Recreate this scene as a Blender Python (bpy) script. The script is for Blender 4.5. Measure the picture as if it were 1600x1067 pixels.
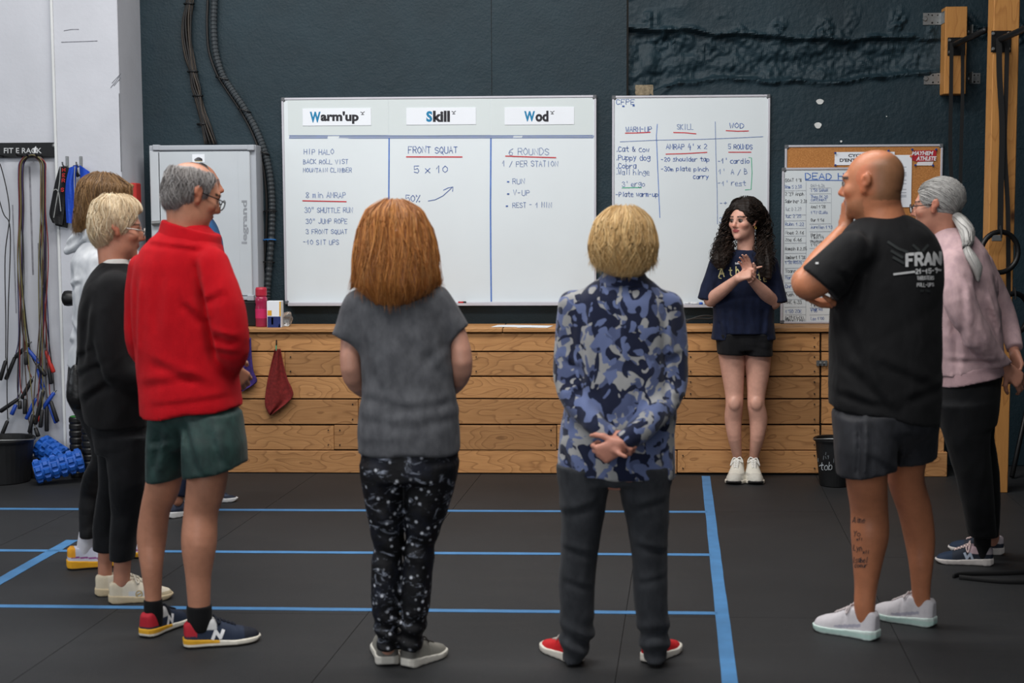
import bpy, bmesh, math, random
import numpy as np
from mathutils import Vector, Matrix
from mathutils.bvhtree import BVHTree
R = random.Random(7)
NP = np.random.default_rng(5)
sc = bpy.context.scene
for o in list(bpy.data.objects): bpy.data.objects.remove(o)
# ------------------------------------------------------------------ camera
FPX, CX, CY = 2222.0, 800.0, 533.5
CAMH = 1.52
yaw, pitch, roll = math.radians(2.7), math.atan((533.5-345)/FPX), 0.0045
fh = Vector((-math.sin(yaw), math.cos(yaw), 0)); rt = Vector((math.cos(yaw), math.sin(yaw), 0))
fw = fh*math.cos(pitch)+Vector((0,0,-1))*math.sin(pitch)
up0 = rt.cross(fw)
rt2 = rt*math.cos(roll)-up0*math.sin(roll); up2 = up0*math.cos(roll)+rt*math.sin(roll)
CAM = Vector((0,0,CAMH))
cd = bpy.data.cameras.new('camera'); cam = bpy.data.objects.new('camera', cd); sc.collection.objects.link(cam)
M = Matrix.Identity(4)
for i in range(3):
    M[i][0] = rt2[i]; M[i][1] = up2[i]; M[i][2] = -fw[i]; M[i][3] = CAM[i]
cam.matrix_world = M
cd.sensor_width = 36; cd.lens = FPX/1600*36; cd.clip_end = 100
cd.dof.use_dof = True; cd.dof.focus_distance = 8.2; cd.dof.aperture_fstop = 3.6
sc.camera = cam
# ------------------------------------------------------------------ light
w = bpy.data.worlds.new('world'); sc.world = w; w.use_nodes = True
w.node_tree.nodes['Background'].inputs[0].default_value = (0.62, 0.72, 0.9, 1)
w.node_tree.nodes['Background'].inputs[1].default_value = 0.055
def area(name, loc, target, sx, sy, power, col):
    l = bpy.data.lights.new(name, 'AREA'); l.shape = 'RECTANGLE'; l.size = sx; l.size_y = sy
    l.energy = power; l.color = col
    o = bpy.data.objects.new(name, l); sc.collection.objects.link(o)
    o.location = loc; o.rotation_euler = (Vector(target)-Vector(loc)).to_track_quat('-Z', 'Y').to_euler()
    return o
# rows of ceiling strip lamps over the training floor the big roller-door opening on the left and the entrance behind the photographer
area('ceiling_lamp_row', (-1.2, 6.3, 4.6), (-1.2, 6.6, 0), 5.0, 0.9, 225, (1.0, 0.985, 0.965))
area('ceiling_lamp_row', (-0.8, 3.2, 4.6), (-0.8, 3.8, 0), 5.0, 0.9, 190, (1.0, 0.985, 0.965))
area('roller_door_daylight', (-7.5, 2.6, 3.2), (0.4, 7.2, 0.9), 5.0, 2.6, 135, (0.86, 0.93, 1.0))
area('entrance_daylight', (-1.5, -1.9, 2.0), (0.2, 6.5, 0.8), 5.0, 3.0, 130, (0.95, 0.97, 1.0))
vs = sc.view_settings
vs.view_transform = 'Standard'; vs.look = 'None'; vs.gamma = 1.0; vs.exposure = -0.12; vs.use_curve_mapping = False
# ------------------------------------------------------------------ helpers
def ray(px, py): return fw + rt2*((px-CX)/FPX) + up2*(-(py-CY)/FPX)
def P(px, py, Y):
    d = ray(px, py); return CAM + d*(Y/d.y)
def F(px, py, z=0.0):
    d = ray(px, py); return CAM + d*((z-CAMH)/d.z)
def mpp(Y): return Y/FPX*1.003
def lin(c):
    return tuple(((v/255)/12.92 if v/255 <= .04045 else (((v/255)+.055)/1.055)**2.4) for v in c)
class NT:
    def __init__(s, name):
        s.m = bpy.data.materials.new(name); s.m.use_nodes = True; s.t = s.m.node_tree; s.n = s.t.nodes
        s.b = s.n['Principled BSDF']; s.co = None
    def node(s, ty, **kw):
        n = s.n.new(ty)
        for k, v in kw.items(): setattr(n, k, v)
        return n
    def link(s, a, b): s.t.links.new(a, b)
    def coord(s, scale=(1,1,1), loc=(0,0,0), kind='Object', rot=(0,0,0)):
        if s.co is None: s.co = s.node('ShaderNodeTexCoord')
        mp = s.node('ShaderNodeMapping'); mp.inputs['Scale'].default_value = scale; mp.inputs['Location'].default_value = loc
        mp.inputs['Rotation'].default_value = rot
        s.link(s.co.outputs[kind], mp.inputs[0]); return mp.outputs[0]
    def noise(s, vec, scale, detail=3, rough=.55, dist=0):
        n = s.node('ShaderNodeTexNoise'); s.link(vec, n.inputs['Vector'])
        n.inputs['Scale'].default_value = scale; n.inputs['Detail'].default_value = detail
        n.inputs['Roughness'].default_value = rough; n.inputs['Distortion'].default_value = dist
        return n.outputs['Fac']
    def ramp(s, fac, stops, interp='LINEAR'):
        r = s.node('ShaderNodeValToRGB'); r.color_ramp.interpolation = interp
        e = r.color_ramp.elements
        while len(e) < len(stops): e.new(.5)
        for q, (p, c) in zip(e, stops): q.position = p; q.color = (*c, 1) if len(c) == 3 else c
        s.link(fac, r.inputs[0]); return r.outputs[0]
    def mix(s, fac, a, b, mode='MIX'):
        m = s.node('ShaderNodeMix', data_type='RGBA', blend_type=mode)
        for sock, v in ((m.inputs[0], fac), (m.inputs[6], a), (m.inputs[7], b)):
            if hasattr(v, 'links'): s.link(v, sock)
            elif isinstance(v, (int, float)): sock.default_value = v
            else: sock.default_value = (*v, 1)
        return m.outputs[2]
    def math(s, op, a, b=0.0):
        m = s.node('ShaderNodeMath', operation=op)
        for sock, v in ((m.inputs[0], a), (m.inputs[1], b)):
            if hasattr(v, 'links'): s.link(v, sock)
            else: sock.default_value = v
        return m.outputs[0]
    def bump(s, h, strength, dist=.01):
        b = s.node('ShaderNodeBump'); b.inputs['Strength'].default_value = strength; b.inputs['Distance'].default_value = dist
        s.link(h, b.inputs['Height']); s.link(b.outputs[0], s.b.inputs['Normal'])
    def base(s, c):
        if hasattr(c, 'links'): s.link(c, s.b.inputs['Base Color'])
        else: s.b.inputs['Base Color'].default_value = (*c, 1)
    def pr(s, rough=None, metal=None, spec=None, sheen=None, trans=None):
        i = s.b.inputs
        if rough is not None: i['Roughness'].default_value = rough
        if metal is not None: i['Metallic'].default_value = metal
        if spec is not None: i['Specular IOR Level'].default_value = spec
        if sheen is not None: i['Sheen Weight'].default_value = sheen; i['Sheen Roughness'].default_value = .5
        if trans is not None: i['Transmission Weight'].default_value = trans
def mat(name, c, rough=.6, var=.12, scale=14, metal=0, spec=.4, bump=0, bscale=120, sheen=None, c2=None):
    """one plain procedural material: colour c with a little noise in it"""
    n = NT(name); c = lin(c); c2 = lin(c2) if c2 else tuple(v*(1-var*2) for v in c)
    v = n.coord(); f = n.noise(v, scale, 4)
    n.base(n.ramp(f, [(.3, c2), (.7, c)])); n.pr(rough, metal, spec, sheen)
    if bump: n.bump(n.noise(v, bscale, 3), bump, .004)
    return n.m
def cloth(name, c, c2=None, fold=.5, weave=.25, sheen=.03, rough=.85, spec=.2, fscale=9, var=.15):
    """fabric: soft creases, weave and slight mottling"""
    n = NT(name); c = lin(c); c2 = lin(c2) if c2 else tuple(v*(1-var) for v in c)
    v = n.coord(); f = n.noise(n.coord((1,1,.6)), 30, 4)
    n.base(n.ramp(f, [(.35, c2), (.65, c)])); n.pr(rough, 0, spec, min(sheen,.06))
    f1 = n.noise(n.coord((1.0,1.0,.5), rot=(.3,.4,0)), fscale, 2, .5, .6)
    f2 = n.noise(v, 420, 2)
    h = n.math('ADD', n.math('MULTIPLY', f1, fold), n.math('MULTIPLY', f2, weave*.12))
    n.bump(h, 1.0, .022); return n.m
class MB:
    def __init__(s): s.v = []; s.f = []
    def add(s, vs, fs):
        o = len(s.v); s.v += [Vector(v) for v in vs]; s.f += [tuple(i+o for i in f) for f in fs]; return s
    def box(s, lo, hi):
        x0,y0,z0 = lo; x1,y1,z1 = hi
        return s.add([(x0,y0,z0),(x1,y0,z0),(x1,y1,z0),(x0,y1,z0),(x0,y0,z1),(x1,y0,z1),(x1,y1,z1),(x0,y1,z1)],
                     [(0,3,2,1),(4,5,6,7),(0,1,5,4),(1,2,6,5),(2,3,7,6),(3,0,4,7)])
    def obox(s, c, ax, ay, az):
        c = Vector(c); ax = Vector(ax); ay = Vector(ay); az = Vector(az)
        q = [c+ax*i+ay*j+az*k for k in (-1,1) for i,j in ((-1,-1),(1,-1),(1,1),(-1,1))]
        return s.add(q, [(0,3,2,1),(4,5,6,7),(0,1,5,4),(1,2,6,5),(2,3,7,6),(3,0,4,7)])
    def tube(s, pts, r, n=8, cap=True, flat=1.0):
        pts = [Vector(p) for p in pts]; m = len(pts)
        rs = r if isinstance(r, (list, tuple)) else [r]*m
        ref = None; vs = []
        for i, p in enumerate(pts):
            t = (pts[min(i+1, m-1)]-pts[max(i-1, 0)])
            if t.length < 1e-9: t = Vector((0,0,1))
            t.normalize()
            if ref is None:
                ref = Vector((0,0,1)) if abs(t.z) < .9 else Vector((1,0,0))
            a = (ref - t*ref.dot(t))
            if a.length < 1e-6: a = t.orthogonal()
            a.normalize(); ref = a; b = t.cross(a)
            for k in range(n):
                th = 2*math.pi*k/n
                vs.append(p + a*math.cos(th)*rs[i] + b*math.sin(th)*rs[i]*flat)
        fs = [(i*n+k, i*n+(k+1)%n, (i+1)*n+(k+1)%n, (i+1)*n+k) for i in range(m-1) for k in range(n)]
        if cap: fs += [tuple(range(n-1,-1,-1)), tuple(range((m-1)*n, m*n))]
        return s.add(vs, fs)
    def lathe(s, prof, c, axis=(0,0,1), n=24, cap=True):
        axis = Vector(axis).normalized(); a = axis.orthogonal().normalized(); b = axis.cross(a); c = Vector(c)
        vs = [c+axis*z+(a*math.cos(2*math.pi*k/n)+b*math.sin(2*math.pi*k/n))*r for r, z in prof for k in range(n)]
        m = len(prof)
        fs = [(i*n+k, i*n+(k+1)%n, (i+1)*n+(k+1)%n, (i+1)*n+k) for i in range(m-1) for k in range(n)]
        if cap: fs += [tuple(range(n-1,-1,-1)), tuple(range((m-1)*n, m*n))]
        return s.add(vs, fs)
    def sheet(s, grid, th=None, nrm=None):
        """grid of points -> surface, optionally with thickness along nrm"""
        h = len(grid); wd = len(grid[0]); vs = [Vector(p) for r in grid for p in r]
        fs = [(i*wd+j, i*wd+j+1, (i+1)*wd+j+1, (i+1)*wd+j) for i in range(h-1) for j in range(wd-1)]
        if th:
            N = len(vs); vs2 = [v+Vector(nrm)*th for v in vs]
            fs2 = [tuple(i+N for i in reversed(f)) for f in fs]
            rim = [i for i in range(wd)]+[i*wd+wd-1 for i in range(1,h)]+[(h-1)*wd+j for j in range(wd-2,-1,-1)]+[i*wd for i in range(h-2,0,-1)]
            fs3 = [(rim[i], rim[i]+N, rim[(i+1)%len(rim)]+N, rim[(i+1)%len(rim)]) for i in range(len(rim))]
            return s.add(vs+vs2, fs+fs2+fs3)
        return s.add(vs, fs)
ORG = {}
def tag(o, label=None, cat=None, group=None, kind=None):
    if label: o['label'] = label
    if cat: o['category'] = cat
    if group: o['group'] = group
    if kind: o['kind'] = kind
    return o
def empty(name, loc, label=None, cat=None, group=None):
    o = bpy.data.objects.new(name, None); sc.collection.objects.link(o); o.location = loc; o.empty_display_size = .1
    ORG[o.name] = Vector(loc); return tag(o, label, cat, group)
def mk(name, g, m, parent=None, smooth=False, bevel=0, seg=1, weld=False, label=None, cat=None, group=None, kind=None):
    """link geometry g (MB or (verts, faces), in world space) as ONE mesh object"""
    V, Fc = (g.v, g.f) if isinstance(g, MB) else g
    V = np.array([tuple(v) for v in V], dtype=np.float64) if not isinstance(V, np.ndarray) else V
    if parent is not None: org = ORG[parent.name]
    else:
        lo, hi = V.min(0), V.max(0); org = Vector(((lo[0]+hi[0])/2, (lo[1]+hi[1])/2, lo[2]))
    me = bpy.data.meshes.new(name)
    if isinstance(Fc, np.ndarray):
        VV = (V-np.array(org)).astype(np.float32); nf = len(Fc); k = Fc.shape[1]
        me.vertices.add(len(VV)); me.vertices.foreach_set('co', VV.ravel())
        me.loops.add(nf*k); me.loops.foreach_set('vertex_index', Fc.astype(np.int32).ravel())
        me.polygons.add(nf); me.polygons.foreach_set('loop_start', np.arange(nf, dtype=np.int32)*k)
        me.update(calc_edges=True)
    else:
        me.from_pydata([tuple(p) for p in V-np.array(org)], [], Fc)
    if bevel or weld:
        bm = bmesh.new(); bm.from_mesh(me)
        if weld: bmesh.ops.remove_doubles(bm, verts=bm.verts, dist=1e-5)
        bmesh.ops.recalc_face_normals(bm, faces=bm.faces)
        if bevel: bmesh.ops.bevel(bm, geom=bm.edges[:], offset=bevel, segments=seg, affect='EDGES', profile=.6)
        bm.to_mesh(me); bm.free()
    if smooth: me.polygons.foreach_set('use_smooth', [True]*len(me.polygons))
    me.update()
    if m is not None: me.materials.append(m)
    o = bpy.data.objects.new(name, me); sc.collection.objects.link(o)
    if parent is not None: o.parent = parent
    else: o.location = org
    ORG[o.name] = org
    return tag(o, label, cat, group, kind)
def catmull(pts, n=6):
    pts = [Vector(p) for p in pts]; out = []
    q = [pts[0]*2-pts[1]]+pts+[pts[-1]*2-pts[-2]]
    for i in range(1, len(q)-2):
        a,b,c,d = q[i-1:i+3]
        for k in range(n):
            t = k/n
            out.append(.5*((2*b)+(c-a)*t+(2*a-5*b+4*c-d)*t*t+(3*b-a-3*c+d)*t**3))
    return out+[pts[-1]]
# --- one-stroke marker lettering: digit pairs xy, baseline y=2, cap height y=8
FONT = {'A':'02 28 42,14 34','B':'02 08 27 36 25 05,25 44 43 22 02','C':'47 28 18 06 04 12 22 43','D':'02 08 28 46 44 22 02','E':'48 08 02 42,05 35',
'F':'48 08 02,05 35','G':'47 28 18 06 04 12 32 43 45 25','H':'02 08,42 48,05 45','I':'22 28','J':'48 43 22 12 03','K':'02 08,48 05 42','L':'08 02 42',
'M':'02 08 24 48 42','N':'02 08 42 48','O':'28 06 04 22 44 46 28','P':'02 08 38 46 35 05','Q':'28 06 04 22 44 46 28,24 41','R':'02 08 38 46 35 05,25 42',
'S':'47 28 07 06 25 44 43 22 03','T':'08 48,28 22','U':'08 03 12 32 43 48','V':'08 22 48','W':'08 12 26 32 48','X':'02 48,08 42','Y':'08 25 48,25 22','Z':'08 48 02 42',
'0':'28 06 04 22 44 46 28','1':'05 28 22','2':'07 28 37 46 02 42','3':'07 28 47 25 44 42 12 03','4':'28 04 44,36 31','5':'48 08 05 36 44 32 03',
'6':'48 16 04 12 32 44 25 04','7':'08 48 12','8':'25 07 28 47 25 03 22 43 25','9':'45 16 07 28 47 45 22','.':'22 23','-':'05 35',"'":'28 26','"':'18 16,38 36','/':'01 48',
'%':'02 48,08 17 07,43 32 33','*':'25 27,16 36,16 35','(':'38 15 32',')':'18 35 12','+':'05 45,23 27','!':'28 24,22 23','&':'42 07 28 27 04 12 22 45','x':'02 46,06 42',
'a':'46 16 04 12 32 46,46 42','b':'08 02,04 26 45 43 22 03','c':'46 16 04 12 42','d':'48 42,45 16 04 12 42','e':'04 44 36 16 04 12 42','f':'48 37 12,06 36',
'g':'46 16 04 23 45,46 41 20 01','h':'08 02,04 26 44 42','i':'26 22,28 27','j':'26 21 10','k':'08 02,46 04 42','l':'28 22','m':'06 02,05 16 22,25 36 42','n':'06 02,05 26 44 42',
'o':'26 05 03 22 43 45 26','p':'06 00,05 26 45 43 22 03','q':'46 40,46 16 04 22 44','r':'06 02,04 26 46','s':'46 16 05 34 42 02','t':'28 23 32 42,06 46','u':'06 03 12 43,46 42',
'v':'06 22 46','w':'06 12 25 32 46','y':'06 23,46 10','z':'06 46 02 42'}
def strokes(text, x, y, cw, h, slant=0.0, jit=.03, adv=1.35):
    """polylines in picture units for text; x,y = left end of the baseline, h = cap height, cw = letter width"""
    out = []; cx = x
    for ch in text:
        if ch == ' ': cx += cw*1.0; continue
        g = FONT.get(ch)
        if g:
            jy = R.uniform(-.06,.06)*h; js = R.uniform(.92,1.08)
            for st in g.split(','):
                pl = []
                for t in st.split():
                    u = int(t[0])/4; v = (int(t[1])-2)/6*js
                    pl.append((cx+(u+R.uniform(-jit,jit))*cw+slant*v*h, y-(v+R.uniform(-jit,jit))*h+jy))
                out.append(pl)
        cx += cw*(adv if ch not in ".'i!l" else adv*.75)
    return out
def ribbon(mb, pl, wd, to3, sub=1, dens=None):
    """flat marker stroke of width wd (picture units) following pl; to3 maps picture -> space"""
    pts = []
    for a, b in zip(pl[:-1], pl[1:]):
        k = max(sub, int(math.hypot(b[0]-a[0], b[1]-a[1])/dens)+1) if dens else sub
        pts += [(a[0]+(b[0]-a[0])*i/k, a[1]+(b[1]-a[1])*i/k) for i in range(k)]
    pts.append(pl[-1])
    if len(pts) < 2: return
    vs = []
    for i, p in enumerate(pts):
        a = pts[max(i-1,0)]; b = pts[min(i+1,len(pts)-1)]
        dx, dy = b[0]-a[0], b[1]-a[1]; l = math.hypot(dx, dy) or 1
        nx, ny = -dy/l*wd/2, dx/l*wd/2
        ex, ey = (-dx/l*wd*.3, -dy/l*wd*.3) if i == 0 else ((dx/l*wd*.3, dy/l*wd*.3) if i == len(pts)-1 else (0,0))
        q0 = to3(p[0]+nx+ex, p[1]+ny+ey); q1 = to3(p[0]-nx+ex, p[1]-ny+ey)
        if q0 is None or q1 is None: return
        vs += [q0, q1]
    mb.add(vs, [(2*i, 2*i+1, 2*i+3, 2*i+2) for i in range(len(pts)-1)])
def ink(name, pls, wd, Y, m, parent, **kw):
    mb = MB(); kw.setdefault('kind', 'stuff')
    for pl in pls: ribbon(mb, pl, wd, lambda x, y: P(x, y, Y))
    return mk(name, mb, m, parent, **kw)
def print_text(name, text, rect, Y, m, parent, offset=.02, shear=0.0, rot=None, to3=None):
    """printed (font) lettering fitted into the picture rectangle rect = x0,y0,x1,y1 on the plane at depth Y"""
    cu = bpy.data.curves.new('t', 'FONT'); cu.body = text; cu.offset = offset; cu.shear = shear; cu.resolution_u = 3
    ob = bpy.data.objects.new('t', cu); sc.collection.objects.link(ob)
    dg = bpy.context.evaluated_depsgraph_get(); me = bpy.data.meshes.new_from_object(ob.evaluated_get(dg))
    V = np.array([tuple(v.co) for v in me.vertices]); fs = [tuple(p.vertices) for p in me.polygons]
    bpy.data.objects.remove(ob); bpy.data.curves.remove(cu); bpy.data.meshes.remove(me)
    if rot == 90: V = np.stack([-V[:,1], V[:,0], V[:,2]], 1)
    lo, hi = V.min(0), V.max(0); x0,y0,x1,y1 = rect
    to3 = to3 or (lambda x, y: P(x, y, Y))
    pts = [to3(x0+(v[0]-lo[0])/(hi[0]-lo[0])*(x1-x0), y1-(v[1]-lo[1])/(hi[1]-lo[1])*(y1-y0)) for v in V]
    return mk(name, MB().add(pts, fs), m, parent, kind='stuff')
# ------------------------------------------------------------------ materials of the setting
def make_floor_mat():
    n = NT('rubber_floor'); v = n.coord(kind='Object')
    a = n.noise(v, 1.3, 4, .6); b = n.noise(v, 260, 2, .7); w_ = n.noise(n.coord((1,6,1)), 2.2, 5, .65)
    c = n.ramp(a, [(.3, lin((28,29,31))), (.7, lin((37,38,40)))])
    c = n.mix(n.ramp(w_, [(.5,(0,0,0)),(.8,(.5,.5,.5))]), c, lin((46,45,44)))
    c = n.mix(n.ramp(b, [(.63,(0,0,0)),(.72,(1,1,1))]), c, lin((74,72,71)))
    n.base(c); n.pr(.62, 0, .35); n.bump(n.noise(v, 220, 3, .6), .5, .003); return n.m
def make_wall_mat():
    n = NT('teal_wall_paint'); v = n.coord()
    a = n.noise(v, 2.2, 5, .6)
    c = n.ramp(a, [(.3, lin((19,37,45))), (.7, lin((25,46,55)))])
    s_ = n.noise(v, 55, 3, .6)
    c = n.mix(n.ramp(s_, [(.72,(0,0,0)),(.78,(.5,.5,.5))]), c, lin((46,68,77)))
    n.base(c); n.pr(.6, 0, .35)
    h = n.math('ADD', n.noise(v, 70, 4, .6), n.math('MULTIPLY', n.noise(v, 9, 4, .6), 2.0))
    n.bump(h, .35, .008); return n.m
def make_wood(name, c1, c2, c3, axis='x', rings=18):
    n = NT(name)
    oi = n.node('ShaderNodeObjectInfo')
    tc = n.node('ShaderNodeTexCoord'); n.co = tc
    add = n.node('ShaderNodeVectorMath', operation='ADD')
    mul = n.node('ShaderNodeVectorMath', operation='SCALE'); mul.inputs[0].default_value = (7.3, 3.1, 11.7)
    n.link(oi.outputs['Random'], mul.inputs['Scale']); n.link(tc.outputs['Object'], add.inputs[0]); n.link(mul.outputs[0], add.inputs[1])
    def mp(sx, sy, sz):
        m_ = n.node('ShaderNodeMapping'); m_.inputs['Scale'].default_value = (sx,sy,sz); n.link(add.outputs[0], m_.inputs[0]); return m_.outputs[0]
    L, S = .35, 1.0
    sc_ = (L,S,S) if axis == 'x' else (S,S,L)
    warp = n.noise(mp(*sc_), 5.0, 2, .5)
    fine = n.noise(mp(*((.06,1,1) if axis == 'x' else (1,1,.06))), 90, 4, .65)
    ring = n.math('FRACT', n.math('MULTIPLY', warp, rings))
    rg = n.ramp(ring, [(0,(0,0,0)),(.75,(.25,.25,.25)),(.93,(.9,.9,.9)),(1,(0,0,0))])
    base = n.mix(fine, lin(c1), lin(c2))
    base = n.mix(n.math('MULTIPLY', rg, .55), base, lin(c3))
    vo = n.node('ShaderNodeTexVoronoi'); vo.inputs['Scale'].default_value = 2.6
    n.link(mp(*((.8,1.6,1.6) if axis == 'x' else (1.6,1.6,.8))), vo.inputs['Vector'])
    kn = n.ramp(vo.outputs['Distance'], [(.04,(1,1,1)),(.10,(0,0,0))])
    base = n.mix(kn, base, lin((70,42,24)))
    tint = n.ramp(oi.outputs['Random'], [(0,(.70,.68,.66)),(.5,(.95,.93,.9)),(1,(1.12,1.06,.97))])
    base = n.mix(1.0, base, tint, 'MULTIPLY')
    n.base(base); n.pr(.62, 0, .3); n.bump(n.math('ADD', fine, n.math('MULTIPLY', rg, .5)), .25, .004); return n.m
M_FLOOR = make_floor_mat(); M_WALL = make_wall_mat()
M_WOOD = make_wood('pallet_wood', (172,122,76), (214,163,110), (110,69,39))
M_TOPW = make_wood('counter_top_wood', (172,124,78), (204,156,104), (128,84,50))
M_POST = make_wood('pine_post', (170,118,62), (190,138,78), (146,94,48), 'z', 12)
M_WHITE = mat('white_wall_paint', (190,192,199), .6, .05, 3, bump=.25, bscale=40)
M_WHITE2 = mat('white_lit_edge', (206,208,208), .55, .04, 5)  # paler white that paints in the light caught by the panel edge
M_DARK = mat('dark_gap', (16,14,12), .9)
M_ALU = mat('aluminium', (200,199,206), .4, .04, 8, metal=.25)
M_BOARD = mat('whiteboard_enamel', (216,223,226), .22, .02, 2.2, spec=.5)
M_BOARD2 = mat('whiteboard_panel', (206,214,214), .25, .02, 2.2, spec=.5)
M_GREYPL = mat('grey_plastic', (96,98,102), .5)
M_PAPER = mat('paper', (232,236,242), .7, .02, 5)
M_BLACK = mat('black_plastic', (19,19,20), .45, .15)
M_BLKM = mat('black_metal', (22,22,23), .42, .1, metal=.3)
M_STEEL = mat('zinc_steel', (150,152,152), .4, .12, 30, metal=.8)
M_TAPE = mat('blue_tape', (74,132,184), .55, .12, 9)
M_BLUEI = mat('blue_marker_ink', (70,104,176), .6, .2, 40)
M_PALEI = mat('faded_blue_marker_ink', (128,150,196), .6, .2, 60)
M_BLUEL = mat('blue_line_ink', (78,122,200), .6, .15, 30)
M_REDI = mat('red_marker_ink', (205,52,60), .6, .1)
M_GRNI = mat('green_marker_ink', (80,180,140), .6, .1)
M_BLKI = mat('black_marker_ink', (44,46,54), .6, .1)
M_GREYI = mat('grey_ink', (150,156,168), .6, .1)
M_PRBLUE = mat('print_blue', (20,126,172), .6, .05)
M_PRBLK = mat('print_black', (34,32,40), .6, .05)
# ------------------------------------------------------------------ the setting
BF = F(900, 741).y                     # front of the timber counter
WY = BF + 0.37                         # painted wall
def XZ(px, py, Y): p = P(px, py, Y); return p.x, p.z
# floor: rubber mats laid in rows, joints left open a hair
flo = MB().box((-9, -2, -.06), (9, WY+.3, -.012))
floor = mk('floor', flo, M_DARK, kind='structure', label='black rubber gym floor')
def mats():
    d = (F(697,808)-F(749,744)); d = Vector((d.x, d.y, 0)); d = d/d.y*-1
    d = Vector((-d.x, -d.y, 0)) if d.y < 0 else d
    o = F(749, 744); o.z = 0
    mw, ml = 1.0, 2.0
    for i in range(-6, 6):
        off = 0 if i % 2 == 0 else 1.0
        for j in range(-1, 6):
            def q(u, v): return o + Vector((1,0,0))*u - d*v
            u0, u1 = i*mw+.0012, (i+1)*mw-.0012
            v0, v1 = j*ml+off+.0012, (j+1)*ml+off-.0012
            v0 = max(v0, -(WY-.38-o.y) if False else v0)
            ys = o.y - v0
            vs = [q(u0,v0), q(u1,v0), q(u1,v1), q(u0,v1)]
            if max(v.y for v in vs) > WY-.02:
                k = (o.y-(WY-.02)); vs[0] = q(u0, max(v0,k)); vs[1] = q(u1, max(v0,k))
                if v1 < k+.05: continue
            if max(v.y for v in vs) < .5 or min(v.x for v in vs) > 6 or max(v.x for v in vs) < -7: continue
            top = [Vector((v.x, v.y, 0)) for v in vs]; bot = [Vector((v.x, v.y, -.0115)) for v in vs]
            mk('rubber_mat', MB().add(bot+top, [(0,1,2,3)[::-1],(4,5,6,7),(0,1,5,4),(1,2,6,5),(2,3,7,6),(3,0,4,7)]), M_FLOOR, floor)
mats()
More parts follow.
